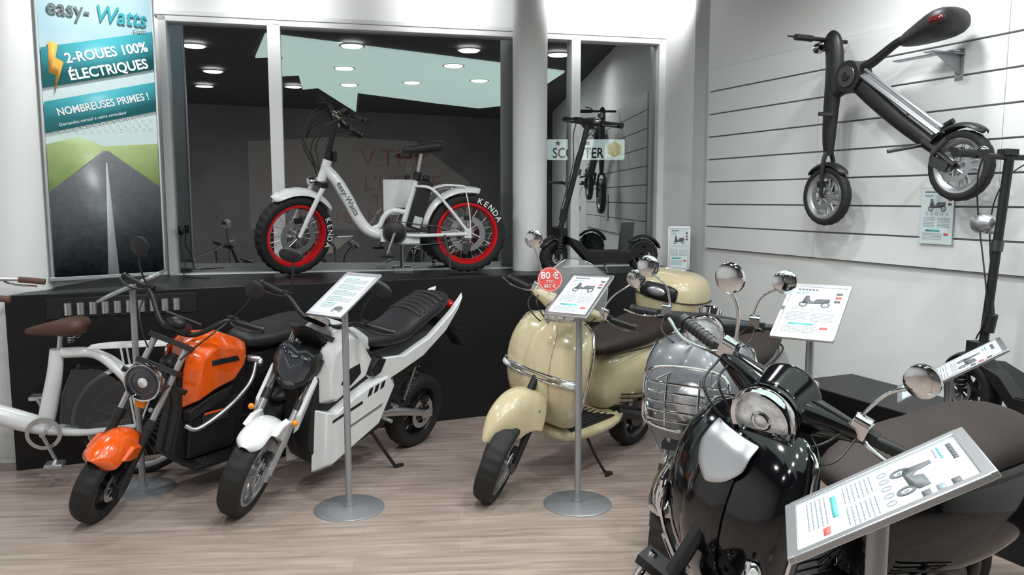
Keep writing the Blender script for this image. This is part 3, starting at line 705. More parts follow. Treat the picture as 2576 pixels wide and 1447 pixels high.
# ------------------------------------------------------------------ info stands
def card_mesh(T, M, w, h, seed=0, art=1, fr=ALU, fw=.014):
    XF[0] = M
    f = MB()
    f.box((0, h/2, 0), (w+fw, fw*1.5, .012), fr); f.box((0, -h/2, 0), (w+fw, fw*1.5, .012), fr)
    f.box((w/2, 0, 0), (fw*1.3, h, .012), fr); f.box((-w/2, 0, 0), (fw*1.3, h, .012), fr); f.box((0, 0, -.005), (w, h, .004), fr)
    f.done('sign_frame', T, bev=.003)
    p = MB(); p.box((0, 0, .0005), (w-fw, h-fw, .002), PAPER); po = p.done('sign_sheet', T)
    q = MB(); z = .0022; rnd = random.Random(seed)
    def r_(x, y, a, b_, m): q.box((x, y, z), (a, b_, .0006), m)
    def words(x0, x1, y, hh, m):
        x = x0
        while x < x1-.03*w:
            l = w*rnd.uniform(.03, .09); l = min(l, x1-x); r_(x+l/2, y, l, hh, m); x += l+w*.014
    if art == 2:
        for k in range(5):
            y = h*(.38-.15*k); words(-w*.38, w*.05, y, h*.014, TEALP)
            for j in range(4): words(-w*.38, w*(.36 if k < 4 else .02), y-h*(.030+.024*j), h*.007, LGREY)
        q.ball((w*.22, -h*.33, z), (w*.13, h*.05, .001), GREYT, 16, 6)
        for sx_ in (-1, 1): q.rev([(w*.03, 0), (w*.05, 0)], (w*.22+sx_*w*.1, -h*.38, z+.001), (0, 0, 1), GREYT, 16, closed=False)
    else:
        for k in range(6): r_(-w*.34+k*w*.06, h*.42, w*.045, h*.028, GREYT)
        words(-w*.38, -w*.12, h*.36, h*.012, TEALP); words(-w*.38, -w*.16, h*.335, h*.008, LGREY)
        c = V((w*.0, h*.20, z))
        for sx_ in (-1, 1):
            q.rev([(w*.045, 0), (w*.078, 0)], c+V((sx_*w*.19, -h*.07, .0006)), (0, 0, 1), GREYT, 20, closed=False)
            q.rev([(.0004, 0), (w*.02, 0)], c+V((sx_*w*.19, -h*.07, .0006)), (0, 0, 1), LGREY, 12, closed=False)
        q.prism([(-.22*w, -.05*h), (-.12*w, -.06*h), (.12*w, -.05*h), (.25*w, -.01*h), (.24*w, .05*h), (.02*w, .04*h), (-.04*w, -.02*h), (-.10*w, .02*h), (-.13*w, .10*h), (-.19*w, .10*h)], c, (1, 0, 0), (0, 1, 0), 0, .0006, GREYT)
        for k in range(3): r_(w*.37, h*(.36-.075*k), w*.1, h*.045, (GREYT, REDP if seed % 2 else LGREY, GREYT)[k])
        for k in range(5): q.rev([(w*.03, 0), (w*.044, 0)], V((-w*.3+k*w*.15, h*.04, z)), (0, 0, 1), LGREY, 14, closed=False)
        for j in range(7):
            words(-w*.40, -w*.03, -h*(.03+.026*j), h*.007, LGREY); words(w*.03, w*.40, -h*(.03+.026*j), h*.007, LGREY)
        r_(-w*.10, -h*.25, w*.42, h*.035, TEALP); r_(w*.30, -h*.31, w*.13, h*.04, REDP)
        for j in range(5): words(-w*.40, w*.18, -h*(.30+.026*j), h*.007, LGREY)
    q.done('printed_text', po, sharp=0)
    XF[0] = I4

def stand(x, y, z, yaw, elev, w=.225, h=.31, seed=0, art=1, label='', rb=.175):
    T = thing('information_stand', label, 'sign stand', (x, y, 0), group='framed information stands')
    b = MB(); b.rev([(.0005, 0), (rb, 0), (rb, .004), (rb*.96, .009), (.03, .012), (.0005, .012)], (0, 0, 0), (0, 0, 1), STAND, 64, closed=False); b.done('base', T)
    b = MB(); b.cyl((0, 0, .01), (0, 0, z-.02), .0165, STAND, n=24); b.cyl((0, 0, .01), (0, 0, .03), .024, STAND); b.done('pole', T)
    ps, e = radians(yaw), radians(elev); ex = V((cos(ps), sin(ps), 0)); hh = V((-sin(ps), cos(ps), 0)); ey = hh*cos(e)+Z3*sin(e)
    card_mesh(T, basis(V((0, 0, z)), ex, ey), w, h, seed, art=art)
    return T
stand(-1.985, 4.13, 1.10, -72, 24, seed=1, rb=.165, label='silver floor stand with tilted sheet beside the orange motorbike')
stand(-.82, 3.86, 1.085, -35, 33, seed=2, art=2, label='silver floor stand with tilted sheet before the white motorbike')
stand(.335, 3.92, 1.075, -35, 33, seed=3, label='silver floor stand with tilted sheet before the cream scooter')
stand(1.27, 3.34, 1.075, -35, 33, w=.24, h=.34, seed=5, label='silver floor stand with tilted sheet near the white wall')
stand(1.85, 3.30, .83, -116, 34, w=.30, h=.44, seed=7, label='silver floor stand with tilted sheet behind black scooter seat')
stand(.585, 1.22, 1.085, -108, 32, w=.21, h=.30, seed=8, label='silver floor stand with tilted sheet before the black scooter')

T = thing('wall_price_card', 'printed sheet in acrylic pocket hung on the slatted wall panel', 'price card', (0, 0, 0), mtx=RF @ Matrix.Translation((2.03, -.04, 1.46)))
card_mesh(T, basis(V((0, 0, 0)), (1, 0, 0), (0, 0, 1)), .2, .30, 9, fr=CLEARS, fw=.008)
T = thing('framed_price_card', 'small silver framed sheet standing on the counter beside the window', 'price card', (1.26, 6.0, 1.012), (0, 0, radians(-12)))
card_mesh(T, basis(V((0, 0, .17)), (1, 0, 0), (0, .12, 1)), .15, .31, 11)
b = MB(); b.box((0, .06, .06), (.02, .12, .01), ALU, Matrix.Rotation(radians(-60), 3, 'X')); b.done('frame_foot', T)
b = MB(); b.tube([(-2.33, 5.62, 1.35), (-2.34, 5.60, 1.22), (-2.30, 5.58, 1.12), (-2.28, 5.5, 1.03), (-2.2, 5.4, 1.018), (-2.05, 5.35, 1.016)], .004, PLAS, n=6)
b.box((-2.33, 5.61, 1.33), (.03, .03, .06), PLAS); tag(b.done('power_cable', sharp=0), 'thin black cable hanging from the window frame to the counter', 'cable')

# ------------------------------------------------------------------ white fat tyre bike
def fatbike():
    ang = 180+10
    T = thing('fat_tire_bicycle', 'white folding electric bicycle with red rims on the black counter', 'bicycle', (-.935, 5.72, 1.033), (radians(-3), 0, radians(ang)))
    T.scale = (.985,)*3
    S = steerM((.5, 0, .5), 20, 33)
    XF[0] = S
    wheel(T, (.62, 0, .275), .292, .105, .212, mr=RED, style='wire', n=28, tread=.008, letters=('KENDA', 2.75, .058, .19), hubr=.03, label='front wheel with red rim', nseg=128)
    f = MB()
    for s in (1, -1): f.tube([(.62, s*.078, .275), (.55, s*.08, .42), (.44, s*.075, .62)], [.014, .018, .018], WHITEP, n=10)
    f.box((.435, 0, .64), (.05, .19, .035), PLAS); f.cyl((.435, 0, .64), (.375, 0, .80), .024, PLAS); f.done('fork', T)
    fender(T, (.62, 0, .275), .318, .07, 58, 152, WHITEP, h=.022, drop=.02, name='front_fender')
    f = MB(); f.cyl((.375, 0, .80), (.30, 0, 1.11), .019, PLAS); f.cyl((.37, 0, .80), (.355, 0, .86), .028, PLAS); f.box((.335, .03, .83), (.03, .03, .07), PLAS); f.done('stem', T)
    XF[0] = S @ Matrix.Translation((.30, 0, 1.10)) @ Matrix.Rotation(radians(-6), 4, 'X') @ Matrix.Translation((-.30, 0, -1.08))
    f = MB()
    f.tube([(.27, -.30, 1.14), (.28, -.16, 1.13), (.30, 0, 1.10), (.28, .16, 1.13), (.27, .30, 1.14)], .012, PLAS)
    f.cyl((.30, -.03, 1.10), (.30, .03, 1.10), .024, CHROME); f.box((.29, .08, 1.14), (.04, .06, .03), PLAS, Matrix.Rotation(.5, 3, 'Y')); f.done('handlebar', T)
    grips(T, .272, 1.137, .19, .33, sweep=.02, lever=PLAS, leverlen=.11)
    for s in (1, -1):
        c = MB(); c.tube([(.29, s*.17, 1.12), (.42, s*.14, 1.08), (.50, s*.10, .92), (.45, s*.05, .78), (.42, s*.02, .66)], .0035, PLAS, n=6)
        c.tube([(.29, s*.12, 1.12), (.46, s*.10, 1.04), (.52, s*.06, .88), (.44, s*.03, .72)], .0035, PLAS, n=6); c.done('brake_cable', T)
    XF[0] = S
    h = MB(); h.rev([(.0005, .02), (.028, .015), (.032, 0), (.03, -.04), (.012, -.06)], (.50, 0, .655), (1, 0, -.1), CHROME, 24, closed=False); h.rev([(.0005, .021), (.026, .017)], (.50, 0, .655), (1, 0, -.1), LENS, 24, closed=False); h.done('headlight', T)
    XF[0] = I4
    f = MB()
    f.cyl((.425, 0, .64), (.37, 0, .80), .033, WHITEP)
    f.tube([(.385, 0, .74), (.31, 0, .65), (.235, 0, .52), (.17, 0, .39), (.09, 0, .295), (-.03, 0, .265), (-.17, 0, .27)], [.036, .040, .042, .042, .04, .038, .036], WHITEP, n=16)
    f.tube([(.10, 0, .30), (.02, 0, .33), (-.02, 0, .40), (-.08, 0, .44), (-.17, 0, .43)], .02, WHITEP, n=12)
    f.cyl((-.13, 0, .25), (-.265, 0, .70), .021, WHITEP); f.cyl((-.25, 0, .66), (-.268, 0, .72), .027, PLAS)
    for s in (1, -1):
        f.tube([(-.14, s*.03, .265), (-.3, s*.075, .265), (-.62, s*.078, .275)], .014, WHITEP, n=10)
        f.tube([(-.245, s*.02, .62), (-.36, s*.07, .60), (-.48, s*.08, .47), (-.62, s*.08, .29)], .012, WHITEP, n=10)
        f.tube([(-.36, s*.07, .60), (-.46, s*.075, .625), (-.60, s*.06, .62)], .006, WHITEP, n=8)
        f.tube([(-.60, s*.06, .62), (-.63, s*.08, .45), (-.64, s*.08, .30)], .005, WHITEP, n=8)
        f.box((-.62, s*.08, .28), (.05, .012, .07), WHITEP)
    f.box((-.01, 0, .265), (.04, .1, .09), WHITEP); f.done('frame', T, sharp=50)
    b = MB(); rot = Matrix.Rotation(radians(-16.5), 3, 'Y')
    b.box((-.275, 0, .485), (.105, .085, .36), PLAS, rot); b.box((-.325, 0, .675), (.05, .05, .04), PLAS, rot); b.done('battery', T, bev=.012)
    b = MB(); b.box((-.255, .044, .36), (.06, .003, .08), ROADL, rot); b.done('battery_label', T)
    b = MB(); b.box((-.19, 0, .235), (.17, .09, .075), WHITEP); b.done('controller_box', T, bev=.01)
    b = MB(); b.cyl((-.26, 0, .70), (-.29, 0, .85), .0135, ALU); b.done('seat_post', T)
    b = MB(); b.loft(xl([(-.15, .870, .015, .015), (-.20, .88, .028, .026), (-.28, .885, .05, .032), (-.35, .898, .095, .042), (-.42, .91, .11, .044), (-.455, .91, .07, .032)], 18), SEATB)
    b.done('saddle', T, sub=1)
    b = MB(); b.rev([(.085, -.002), (.085, .002), (.07, .002), (.07, -.002)], (-.09, .06, .285), (0, 1, 0), STEEL, 40); b.rev([(.0005, .01), (.06, .006), (.072, 0)], (-.09, .062, .285), (0, 1, 0), PLAS, 40, closed=False)
    b.cyl((-.09, -.09, .285), (-.09, .10, .285), .014, STEEL)
    b.tube([(-.09, .095, .285), (-.035, .10, .135)], [.011, .009], ALU, n=8); b.tube([(-.09, -.095, .285), (-.145, -.10, .435)], [.011, .009], ALU, n=8); b.done('crank', T)
    b = MB(); b.box((-.03, .15, .13), (.09, .09, .022), PLAS); b.done('pedal', T, bev=.004)
    b = MB(); b.box((-.145, -.15, .44), (.09, .09, .022), PLAS); b.done('pedal', T, bev=.004)
    b = MB(); b.tube([(-.09, .055, .37), (-.35, .06, .335), (-.61, .065, .31)], .004, STEEL, n=6); b.tube([(-.09, .055, .2), (-.35, .06, .2), (-.60, .065, .24)], .004, STEEL, n=6); b.done('chain', T)
    wheel(T, (-.62, 0, .275), .292, .105, .212, mr=RED, style='wire', n=28, tread=.008, letters=('KENDA', 1.95, .058, .19), hubr=.05, label='rear wheel with red rim', nseg=128)
    fender(T, (-.62, 0, .275), .32, .07, 8, 108, WHITEP, h=.022, drop=.02, name='rear_fender')
    b = MB(); b.tube([(-.45, .09, .27), (-.475, .11, .12), (-.49, .12, -.002)], .009, STEEL, n=8); b.cyl((-.49, .12, -.008), (-.49, .12, .006), .018, PLAS); b.done('kickstand', T)
    b = MB(); b.tube([(-.63, .10, .2), (-.62, .10, .15)], .012, STEEL); b.box((-.60, .09, .17), (.03, .03, .08), STEEL); b.done('derailleur', T)
    tv = (V((.17, 0, .39))-V((.31, 0, .65))).normalized()
    text('easy-Watts', .058, basis(V((.235, .045, .53)), tv, V((0, 1, 0)).cross(tv)), GREYT, T, off=.0006)
    c = thing('white_card', 'white sheet of card propped upright behind the bicycle', 'card', (-.82, 5.98, 1.013), (0, 0, radians(11)))
    q = MB(); q.box((0, 0, .55), (.28, .008, .26), WHT); q.cyl((0, .01, 0), (0, .01, .5), .008, ALU); q.box((0, .0, .01), (.14, .1, .02), ALU); q.done('card_sheet', c)
fatbike()

# ------------------------------------------------------------------ white electric motorbike
def whitemoto():
    lean = 9; tl = tan(radians(lean))
    T = thing('electric_motorbike', 'white and black electric motorbike with ribbed seat on side stand', 'motorbike', (-1.32, 3.80, 0), (radians(-lean), 0, radians(-121)), group='electric motorbikes')
    S = steerM((-.02, 0, .24), 27, 26); XF[0] = S
    wheel(T, (0, 0, .24), .24, .11, .165, mr=ALU, style='twin', n=7, tread=.003, label='front wheel with silver alloy rim')
    f = MB()
    for s in (1, -1):
        f.cyl((0, s*.088, .24), (-.19, s*.088, .56), .021, ALU); f.cyl((-.17, s*.088, .53), (-.36, s*.088, .87), .017, CHROME); f.box((.0, s*.085, .24), (.05, .03, .07), ALU, Matrix.Rotation(-.5, 3, 'Y'))
        f.cyl((-.17, s*.088, .53), (-.20, s*.088, .575), .026, PLAS)
    f.box((-.30, 0, .76), (.09, .24, .03), PLAS, Matrix.Rotation(-.47, 3, 'Y')); f.box((-.37, 0, .87), (.09, .24, .025), PLAS, Matrix.Rotation(-.47, 3, 'Y')); f.done('fork', T, bev=.002)
    fender(T, (0, 0, .24), .252, .068, 48, 158, WHITEP, h=.018, drop=.02, name='front_fender')
    def fg(s):
        f = MB(); f.side([(.05, .475), (-.03, .51), (-.12, .50), (-.20, .40), (-.16, .30), (-.10, .37), (-.02, .43)], .062, .092, WHITEP, .86, (s,)); f.done('fender_side_guard', T, bev=.005)
        f = MB(); f.side([(-.16, .40), (-.13, .52), (-.24, .72), (-.28, .70), (-.20, .5)], .105, .125, WHITEP, .8, (s,)); f.done('fork_guard', T, bev=.005)
    bothsides(fg)
    m = MB(); fw = V((1, 0, .22)).normalized(); upv = V((-.22, 0, 1)).normalized(); Yv = V((0, 1, 0))
    HT = [(0, .075), (-.05, .10), (-.105, .085), (-.125, .01), (-.105, -.07), (-.05, -.135), (0, -.15), (.05, -.135), (.105, -.07), (.125, .01), (.105, .085), (.05, .10)]
    m.prism(HT, (-.27, 0, .735), Yv, upv, 0, .085, PLAS, .88); mo = m.done('headlight_mask', T, bev=.012, bseg=3)
    q = MB(); q.prism([(x*.80, z*.80+.0) for x, z in HT], (-.187, 0, .753), Yv, upv, 0, .028, DLENS, .72); q.done('headlight_lens', mo, bev=.010, bseg=3)
    q = MB(); q.prism([(0, -.01), (-.05, .04), (-.055, .03), (-.015, -.025), (0, -.035), (.015, -.025), (.055, .03), (.05, .04)], (-.160, 0, .752), Yv, upv, 0, .005, STEEL, .85); q.done('reflector', mo, bev=.002)
    q = MB(); q.loft([ring((-.31+.02*k, 0, .87+.02*k), (0, 1, 0), (.3, 0, 1), .09-.02*k, .05-.012*k, 2.4, 18) for k in range(3)], PLAS); q.rev([(.0005, .012), (.06, .012), (.07, 0), (.06, -.02)], (-.37, .0, .955), (-.6, 0, 1), ALU, 32, closed=False); q.rev([(.0005, .0125), (.055, .0125)], (-.37, 0, .955), (-.6, 0, 1), DLENS, 32, closed=False); q.done('instrument_display', T)
    f = MB(); f.tube([(-.46, -.30, .985), (-.43, -.2, .985), (-.40, -.09, .93), (-.40, 0, .92), (-.40, .09, .93), (-.43, .2, .985), (-.46, .30, .985)], .013, PLAS); f.done('handlebar', T)
    grips(T, -.445, .985, .235, .375, sweep=.035, lever=PLAS, leverlen=.15)
    for s in (1, -1):
        mo = MB(); mo.tube([(-.43, s*.20, 1.0), (-.42, s*.20, 1.08), (-.44, s*.23, 1.17)], .006, PLAS, n=8); mo.ball((-.44, s*.25, 1.2), (.018, .068, .038), PLAS, rot=Matrix.Rotation(s*-.2, 3, 'X')); mm = mo.done('mirror', T)
        g = MB(); g.ball((-.452, s*.25, 1.2), (.01, .062, .033), MIRR, rot=Matrix.Rotation(s*-.2, 3, 'X')); g.done('mirror_glass', mm)
        q = MB(); q.ball((-.10, s*.118, .50), (.016, .016, .016), AMB); q.done('side_reflector', T)
    XF[0] = I4
    q = MB(); q.side([(-.34, .80), (-.50, .84), (-.72, .74), (-1.30, .80), (-1.25, .62), (-.98, .50), (-.90, .26), (-.60, .19), (-.36, .17), (-.28, .30), (-.29, .60)], 0, .10, PLAS, .98); q.done('chassis', T, bev=.01)
    q = MB(); q.side([(-.31, .68), (-.33, .82), (-.46, .93), (-.56, .89), (-.70, .73), (-.66, .62), (-.52, .56), (-.40, .50), (-.33, .52)], .085, .155, WHITEP, .78); q.loft(xl([(-.40, .82, .10, .10, 3), (-.48, .855, .12, .08, 3), (-.6, .82, .11, .07, 3), (-.72, .77, .08, .05, 3)], 20), WHITEP); q.done('tank_panel', T, bev=.008)
    def pan(s):
        q = MB(); q.side([(-.30, .50), (-.40, .47), (-.55, .54), (-.72, .60), (-.86, .62), (-.94, .54), (-.90, .46), (-.82, .30), (-.62, .22), (-.40, .13), (-.33, .14)], .09, .145, WHITEP, .84, (s,)); q.done('lower_fairing', T, bev=.008)
        for k in range(3):
            q = MB(); q.side([(-.66-.05*k, .50+.012*k), (-.69-.05*k, .51+.012*k), (-.70-.05*k, .555+.010*k), (-.67-.05*k, .545+.010*k)], .140, .149, PLAS, .95, (s,)); q.done('vent_slot', T, bev=.002)
        q = MB(); q.side([(-.40, .43), (-.62, .49), (-.63, .475), (-.40, .415)], .140, .1475, PLAS, .98, (s,)); q.done('side_stripe', T)
        q = MB(); q.side([(-.50, .36), (-.80, .44), (-.79, .42), (-.50, .345)], .140, .1475, ALU, .98, (s,)); q.done('side_stripe', T)
        q = MB(); q.side([(-.42, .62), (-.46, .70), (-.56, .72), (-.58, .66), (-.50, .60)], .150, .158, PLAS, .9, (s,)); q.done('black_insert', T, bev=.003)
        q = MB(); q.side([(-.66, .66), (-.72, .72), (-.80, .70), (-.76, .62), (-.70, .60)], .10, .145, PLAS, .85, (s,)); q.done('black_insert', T, bev=.003)
        q = MB(); q.side([(-.68, .60), (-.74, .70), (-.95, .68), (-1.2, .76), (-1.42, .90), (-1.53, 1.0), (-1.50, .92), (-1.38, .78), (-1.15, .64), (-.95, .58), (-.80, .54)], .095, .135, WHITEP, .9, (s,)); q.done('tail_panel', T, bev=.006)
        q = MB(); q.cyl((-.84, s*.10, .33), (-.84, s*.19, .33), .012, ALU); q.done('foot_peg', T)
    bothsides(pan)
    q = MB(); q.loft(xl([(-.62, .80, .05, .03), (-.68, .79, .095, .045), (-.85, .785, .125, .055), (-1.0, .80, .135, .06), (-1.06, .84, .13, .07), (-1.2, .90, .135, .065), (-1.36, .95, .125, .05), (-1.46, .96, .06, .03)], 22), SEATB)
    for k in range(6):
        x = -1.10-.042*k; zt = .86+.32*(-1.09-x)+.055+.004
        q.tube([(x, -.115, zt-.030), (x, -.07, zt-.010), (x, 0, zt), (x, .07, zt-.010), (x, .115, zt-.030)], .016, SEATB, n=8, res=3)
    q.done('seat', T, sub=1)
    wheel(T, (-1.30, 0, .235), .235, .125, .16, mr=PLAS, style='twin', n=8, tread=.003, hubr=.07, label='rear wheel with black alloy rim')
    q = MB()
    for s in (1, -1): q.tube([(-.86, s*.09, .34), (-1.05, s*.10, .31), (-1.31, s*.095, .235)], [.022, .026, .02], ALU, n=10, asp=.7); q.box((-1.31, s*.098, .235), (.09, .02, .05), ALU)
    q.box((-1.0, 0, .33), (.05, .18, .05), ALU); q.done('swing_arm', T, bev=.004)
    q = MB(); q.cyl((-1.10, .06, .36), (-1.20, .06, .62), .012, CHROME)
    q.tube([(-1.11+(-.09*k/30)+.0, .06+.028*cos(k*1.25), .38+.22*k/30) for k in range(31)], .005, STEEL, n=6, res=2); q.done('rear_shock', T)
    q = MB(); q.loft(xl([(-1.40, .80, .07, .03), (-1.5, .77, .06, .02), (-1.62, .68, .05, .012), (-1.70, .60, .05, .008)], 14), PLAS); q.ball((-1.52, 0, .90), (.03, .06, .03), REDL)
    for s in (1, -1): q.tube([(-1.5, s*.05, .76), (-1.52, s*.13, .76)], [.008, .014], PLAS, n=8)
    q.done('tail_guard', T)
    q = MB(); q.tube([(-.80, .09, .24), (-.86, .16, .12), (-.90, .205, .205*tl+.012)], .010, PLAS, n=8); q.tube([(-.90, .205, .205*tl+.01), (-.95, .22, .22*tl+.008)], .012, PLAS, n=8); q.done('side_stand', T)
whitemoto()

# ------------------------------------------------------------------ orange motorbike
def orangemoto():
    lean = 9; tl = tan(radians(lean))
    T = thing('electric_motorbike', 'orange and black electric minibike with round headlight on side stand', 'motorbike', (-2.0, 3.72, 0), (radians(-lean), 0, radians(-121)), group='electric motorbikes')
    S = steerM((-.02, 0, .2), 27, 28); XF[0] = S
    wheel(T, (0, 0, .20), .20, .10, .13, mr=PLAS, style='alloy', n=5, tread=.003, label='front wheel with black rim')
    f = MB()
    for s in (1, -1):
        f.cyl((0, s*.085, .20), (-.15, s*.085, .48), .022, PLAS); f.cyl((-.13, s*.085, .45), (-.33, s*.085, .86), .016, ALU)
        f.cyl((-.14, s*.085, .46), (-.165, s*.085, .505), .026, PLAS); f.box((.005, s*.085, .19), (.05, .03, .07), PLAS)
    f.box((-.27, 0, .73), (.08, .22, .028), PLAS, Matrix.Rotation(-.47, 3, 'Y')); f.box((-.335, 0, .85), (.08, .22, .028), PLAS, Matrix.Rotation(-.47, 3, 'Y')); f.done('fork', T, bev=.002)
    fender(T, (-.01, 0, .21), .222, .09, 46, 142, ORANGE, h=.04, drop=.05, name='front_fender')
    def fg(s):
        f = MB(); f.side([(.07, .385), (-.02, .43), (-.13, .39), (-.10, .33), (.0, .35)], .078, .10, ORANGE, .85, (s,)); f.done('fender_side_guard', T, bev=.005)
    bothsides(fg)
    h = MB(); c = V((-.145, 0, .69)); ax = V((1, 0, .05)); h.rev([(.03, -.08), (.07, -.065), (.090, -.03), (.096, .005), (.092, .016), (.086, .014), (.084, 0)], c, ax, CHROME, 48, closed=False); ho = h.done('headlight', T)
    l = MB(); l.rev([(.0005, .010), (.05, .008), (.085, .002)], c, ax, DLENS, 48, closed=False); l.rev([(.056, .010), (.062, .011), (.068, .008)], c, ax, STEEL, 48, closed=False); l.rev([(.0005, .014), (.022, .012), (.026, .008)], c, ax, LENS, 32, closed=False); l.done('headlight_lens', ho)
    q = MB(); q.box((-.17, 0, .57), (.02, .05, .05), AMB); q.done('front_reflector', T, bev=.003)
    q = MB(); q.box((-.20, 0, .62), (.06, .02, .12), PLAS); q.cyl((-.25, -.09, .67), (-.25, .09, .67), .012, PLAS)
    for s in (1, -1): q.cyl((-.25, s*.085, .67), (-.16, s*.09, .685), .009, PLAS); q.tube([(-.26, s*.09, .66), (-.25, s*.17, .66)], [.008, .015], PLAS, n=8)
    q.done('headlight_bracket', T)
    f = MB(); f.tube([(-.46, -.33, 1.02), (-.42, -.22, 1.03), (-.37, -.10, .92), (-.36, 0, .90), (-.37, .10, .92), (-.42, .22, 1.03), (-.46, .33, 1.02)], .013, PLAS); f.cyl((-.39, -.1, .965), (-.39, .1, .965), .009, PLAS); f.box((-.36, 0, .93), (.05, .12, .05), PLAS); f.ball((-.34, .0, .955), (.035, .045, .03), PLAS); f.done('handlebar', T)
    grips(T, -.435, 1.03, .25, .385, sweep=.03, lever=PLAS, leverlen=.14)
    for s in (1, -1): mirror(T, (-.42, s*.23, 1.04), (-.40, s*.31, 1.22), .05, PLAS, PLAS)
    for s in (1, -1):
        c = MB(); c.tube([(-.40, s*.22, 1.02), (-.30, s*.18, .95), (-.28, s*.1, .82), (-.32, s*.05, .74)], .004, PLAS, n=6); c.done('brake_cable', T)
    XF[0] = I4
    tk = MB(); tk.side([(-.35, .70), (-.37, .80), (-.46, .87), (-.62, .86), (-.75, .80), (-.74, .70), (-.66, .60), (-.50, .56), (-.36, .50)], .07, .15, ORANGE, .72)
    tk.loft(xl([(-.38, .74, .06, .10, 3), (-.46, .775, .10, .10, 3), (-.60, .77, .11, .10, 3), (-.74, .74, .09, .07, 3)], 20), ORANGE); tk.done('tank', T, bev=.012)
    def bt_(s):
        q = MB(); q.side([(-.47, .735), (-.47, .765), (-.63, .765), (-.65, .735)], .148, .156, PLAS, .95, (s,)); q.done('tank_badge', T, bev=.003)
        q = MB(); q.side([(-.36, .50), (-.50, .56), (-.66, .60), (-.62, .52), (-.48, .48), (-.37, .44)], .09, .125, PLAS, .9, (s,)); q.done('black_trim', T, bev=.003)
        q = MB(); q.tube([(-.78, s*.13, .70), (-.72, s*.16, .60), (-.58, s*.175, .50), (-.40, s*.17, .42), (-.34, s*.14, .44)], .012, ALU, n=10); q.cyl((-.76, s*.09, .71), (-.79, s*.15, .71), .02, ALU); q.cyl((-.79, s*.15, .71), (-.77, s*.165, .69), .016, ALU)
        q.done('side_guard_tube', T)
        q = MB(); q.box((-.55, s*.106, .43), (.16, .014, .055), STEEL); q.box((-.55, s*.112, .46), (.15, .01, .012), ORANGE); q.done('battery_cover', T, bev=.004)
    bothsides(bt_)
    q = MB(); q.side([(-.32, .74), (-.40, .78), (-.75, .72), (-1.1, .74), (-1.1, .64), (-.80, .56), (-.75, .30), (-.88, .24), (-.80, .16), (-.42, .16), (-.32, .26), (-.36, .5)], 0, .07, PLAS, 1)
    q.box((-.55, 0, .37), (.30, .20, .30), PLAS); q.done('chassis', T, bev=.012)
    q = MB(); q.box((-.62, .0, .20), (.46, .36, .025), PLAS)
    for k in range(5): q.box((-.62, .11+.016*k, .215), (.38, .006, .006), PLAS)
    q.done('footboard', T, bev=.008)
    q = MB(); q.loft(xl([(-.72, .80, .06, .03), (-.78, .80, .11, .05), (-.9, .80, .135, .055), (-1.05, .815, .14, .06), (-1.2, .84, .13, .055), (-1.28, .85, .07, .03)], 22), SEATB); q.done('seat', T, sub=1)
    wheel(T, (-1.18, 0, .20), .20, .12, .13, mr=PLAS, style='alloy', n=6, tread=.003, hubr=.08, label='rear wheel with black rim')
    q = MB()
    for s in (1, -1): q.tube([(-.82, s*.09, .28), (-1.0, s*.10, .26), (-1.19, s*.095, .20)], .018, PLAS, n=10); q.cyl((-1.12, s*.10, .28), (-1.06, s*.09, .68), .014, STEEL); q.cyl((-1.12, s*.10, .34), (-1.08, s*.094, .55), .024, PLAS)
    q.box((-1.18, 0, .73), (.2, .16, .06), PLAS); q.ball((-1.30, 0, .76), (.02, .06, .03), REDL); q.done('rear_suspension', T, bev=.003)
    fender(T, (-1.18, 0, .20), .24, .075, 50, 160, PLAS, h=.02, drop=.02, name='rear_fender')
    q = MB(); q.tube([(-.62, .14, .19), (-.68, .19, .12), (-.72, .24, .24*tl+.012)], .010, PLAS, n=8); q.tube([(-.72, .24, .24*tl+.012), (-.78, .25, .25*tl+.01)], .01, PLAS, n=8); q.done('side_stand', T)
orangemoto()

# ------------------------------------------------------------------ retro scooters
retro('cream retro scooter with chrome strips, brown seat and top case', (-.10, 3.98, 0), -131, 9, 26, CREAM, SEATBR, fix=True, case=True, band=True, screen=True, mr_=.05, wide=1.14, mz=1.25, my=.29)
retro('grey retro scooter with chrome front rack and clear turn signals', (.655, 3.17, 0), -120, 1, 8, GREYP, SEATBR, fm=CHROME, rack=True, handcov=PLAS, mr_=.052, wide=1.08, mz=1.20, my=.30)
retro('glossy black retro scooter with round headlight and brown seat', (.255, 2.18, 0), -156, 13, 28, GLOSSB, SEATBR, visor=True, plate=True, mr_=.043, scale=1.04, seatz=-.02, mz=1.20, my=.265)
T = thing('round_price_tag', 'round coral price tag fixed on the cream scooter handlebar', 'price tag', (.19, 3.96, 1.15), (0, 0, 0))
b = MB(); b.rev([(.0005, 0), (.062, 0), (.062, .003), (.0005, .003)], (0, 0, 0), (0, -1, 0), PINK, 40, closed=False); b.rev([(.056, .0035), (.058, .0035)], (0, 0, 0), (0, -1, 0), WHT, 40, closed=False); b.done('tag_disc', T)
text('80 €', .048, basis(V((0, -.005, .018)), (1, 0, 0), (0, 0, 1)), WHT, T, off=.0006)
text('TTC', .02, basis(V((0, -.005, -.012)), (1, 0, 0), (0, 0, 1)), WHT, T)
text('867 €', .024, basis(V((0, -.005, -.034)), (1, 0, 0), (0, 0, 1)), WHT, T)

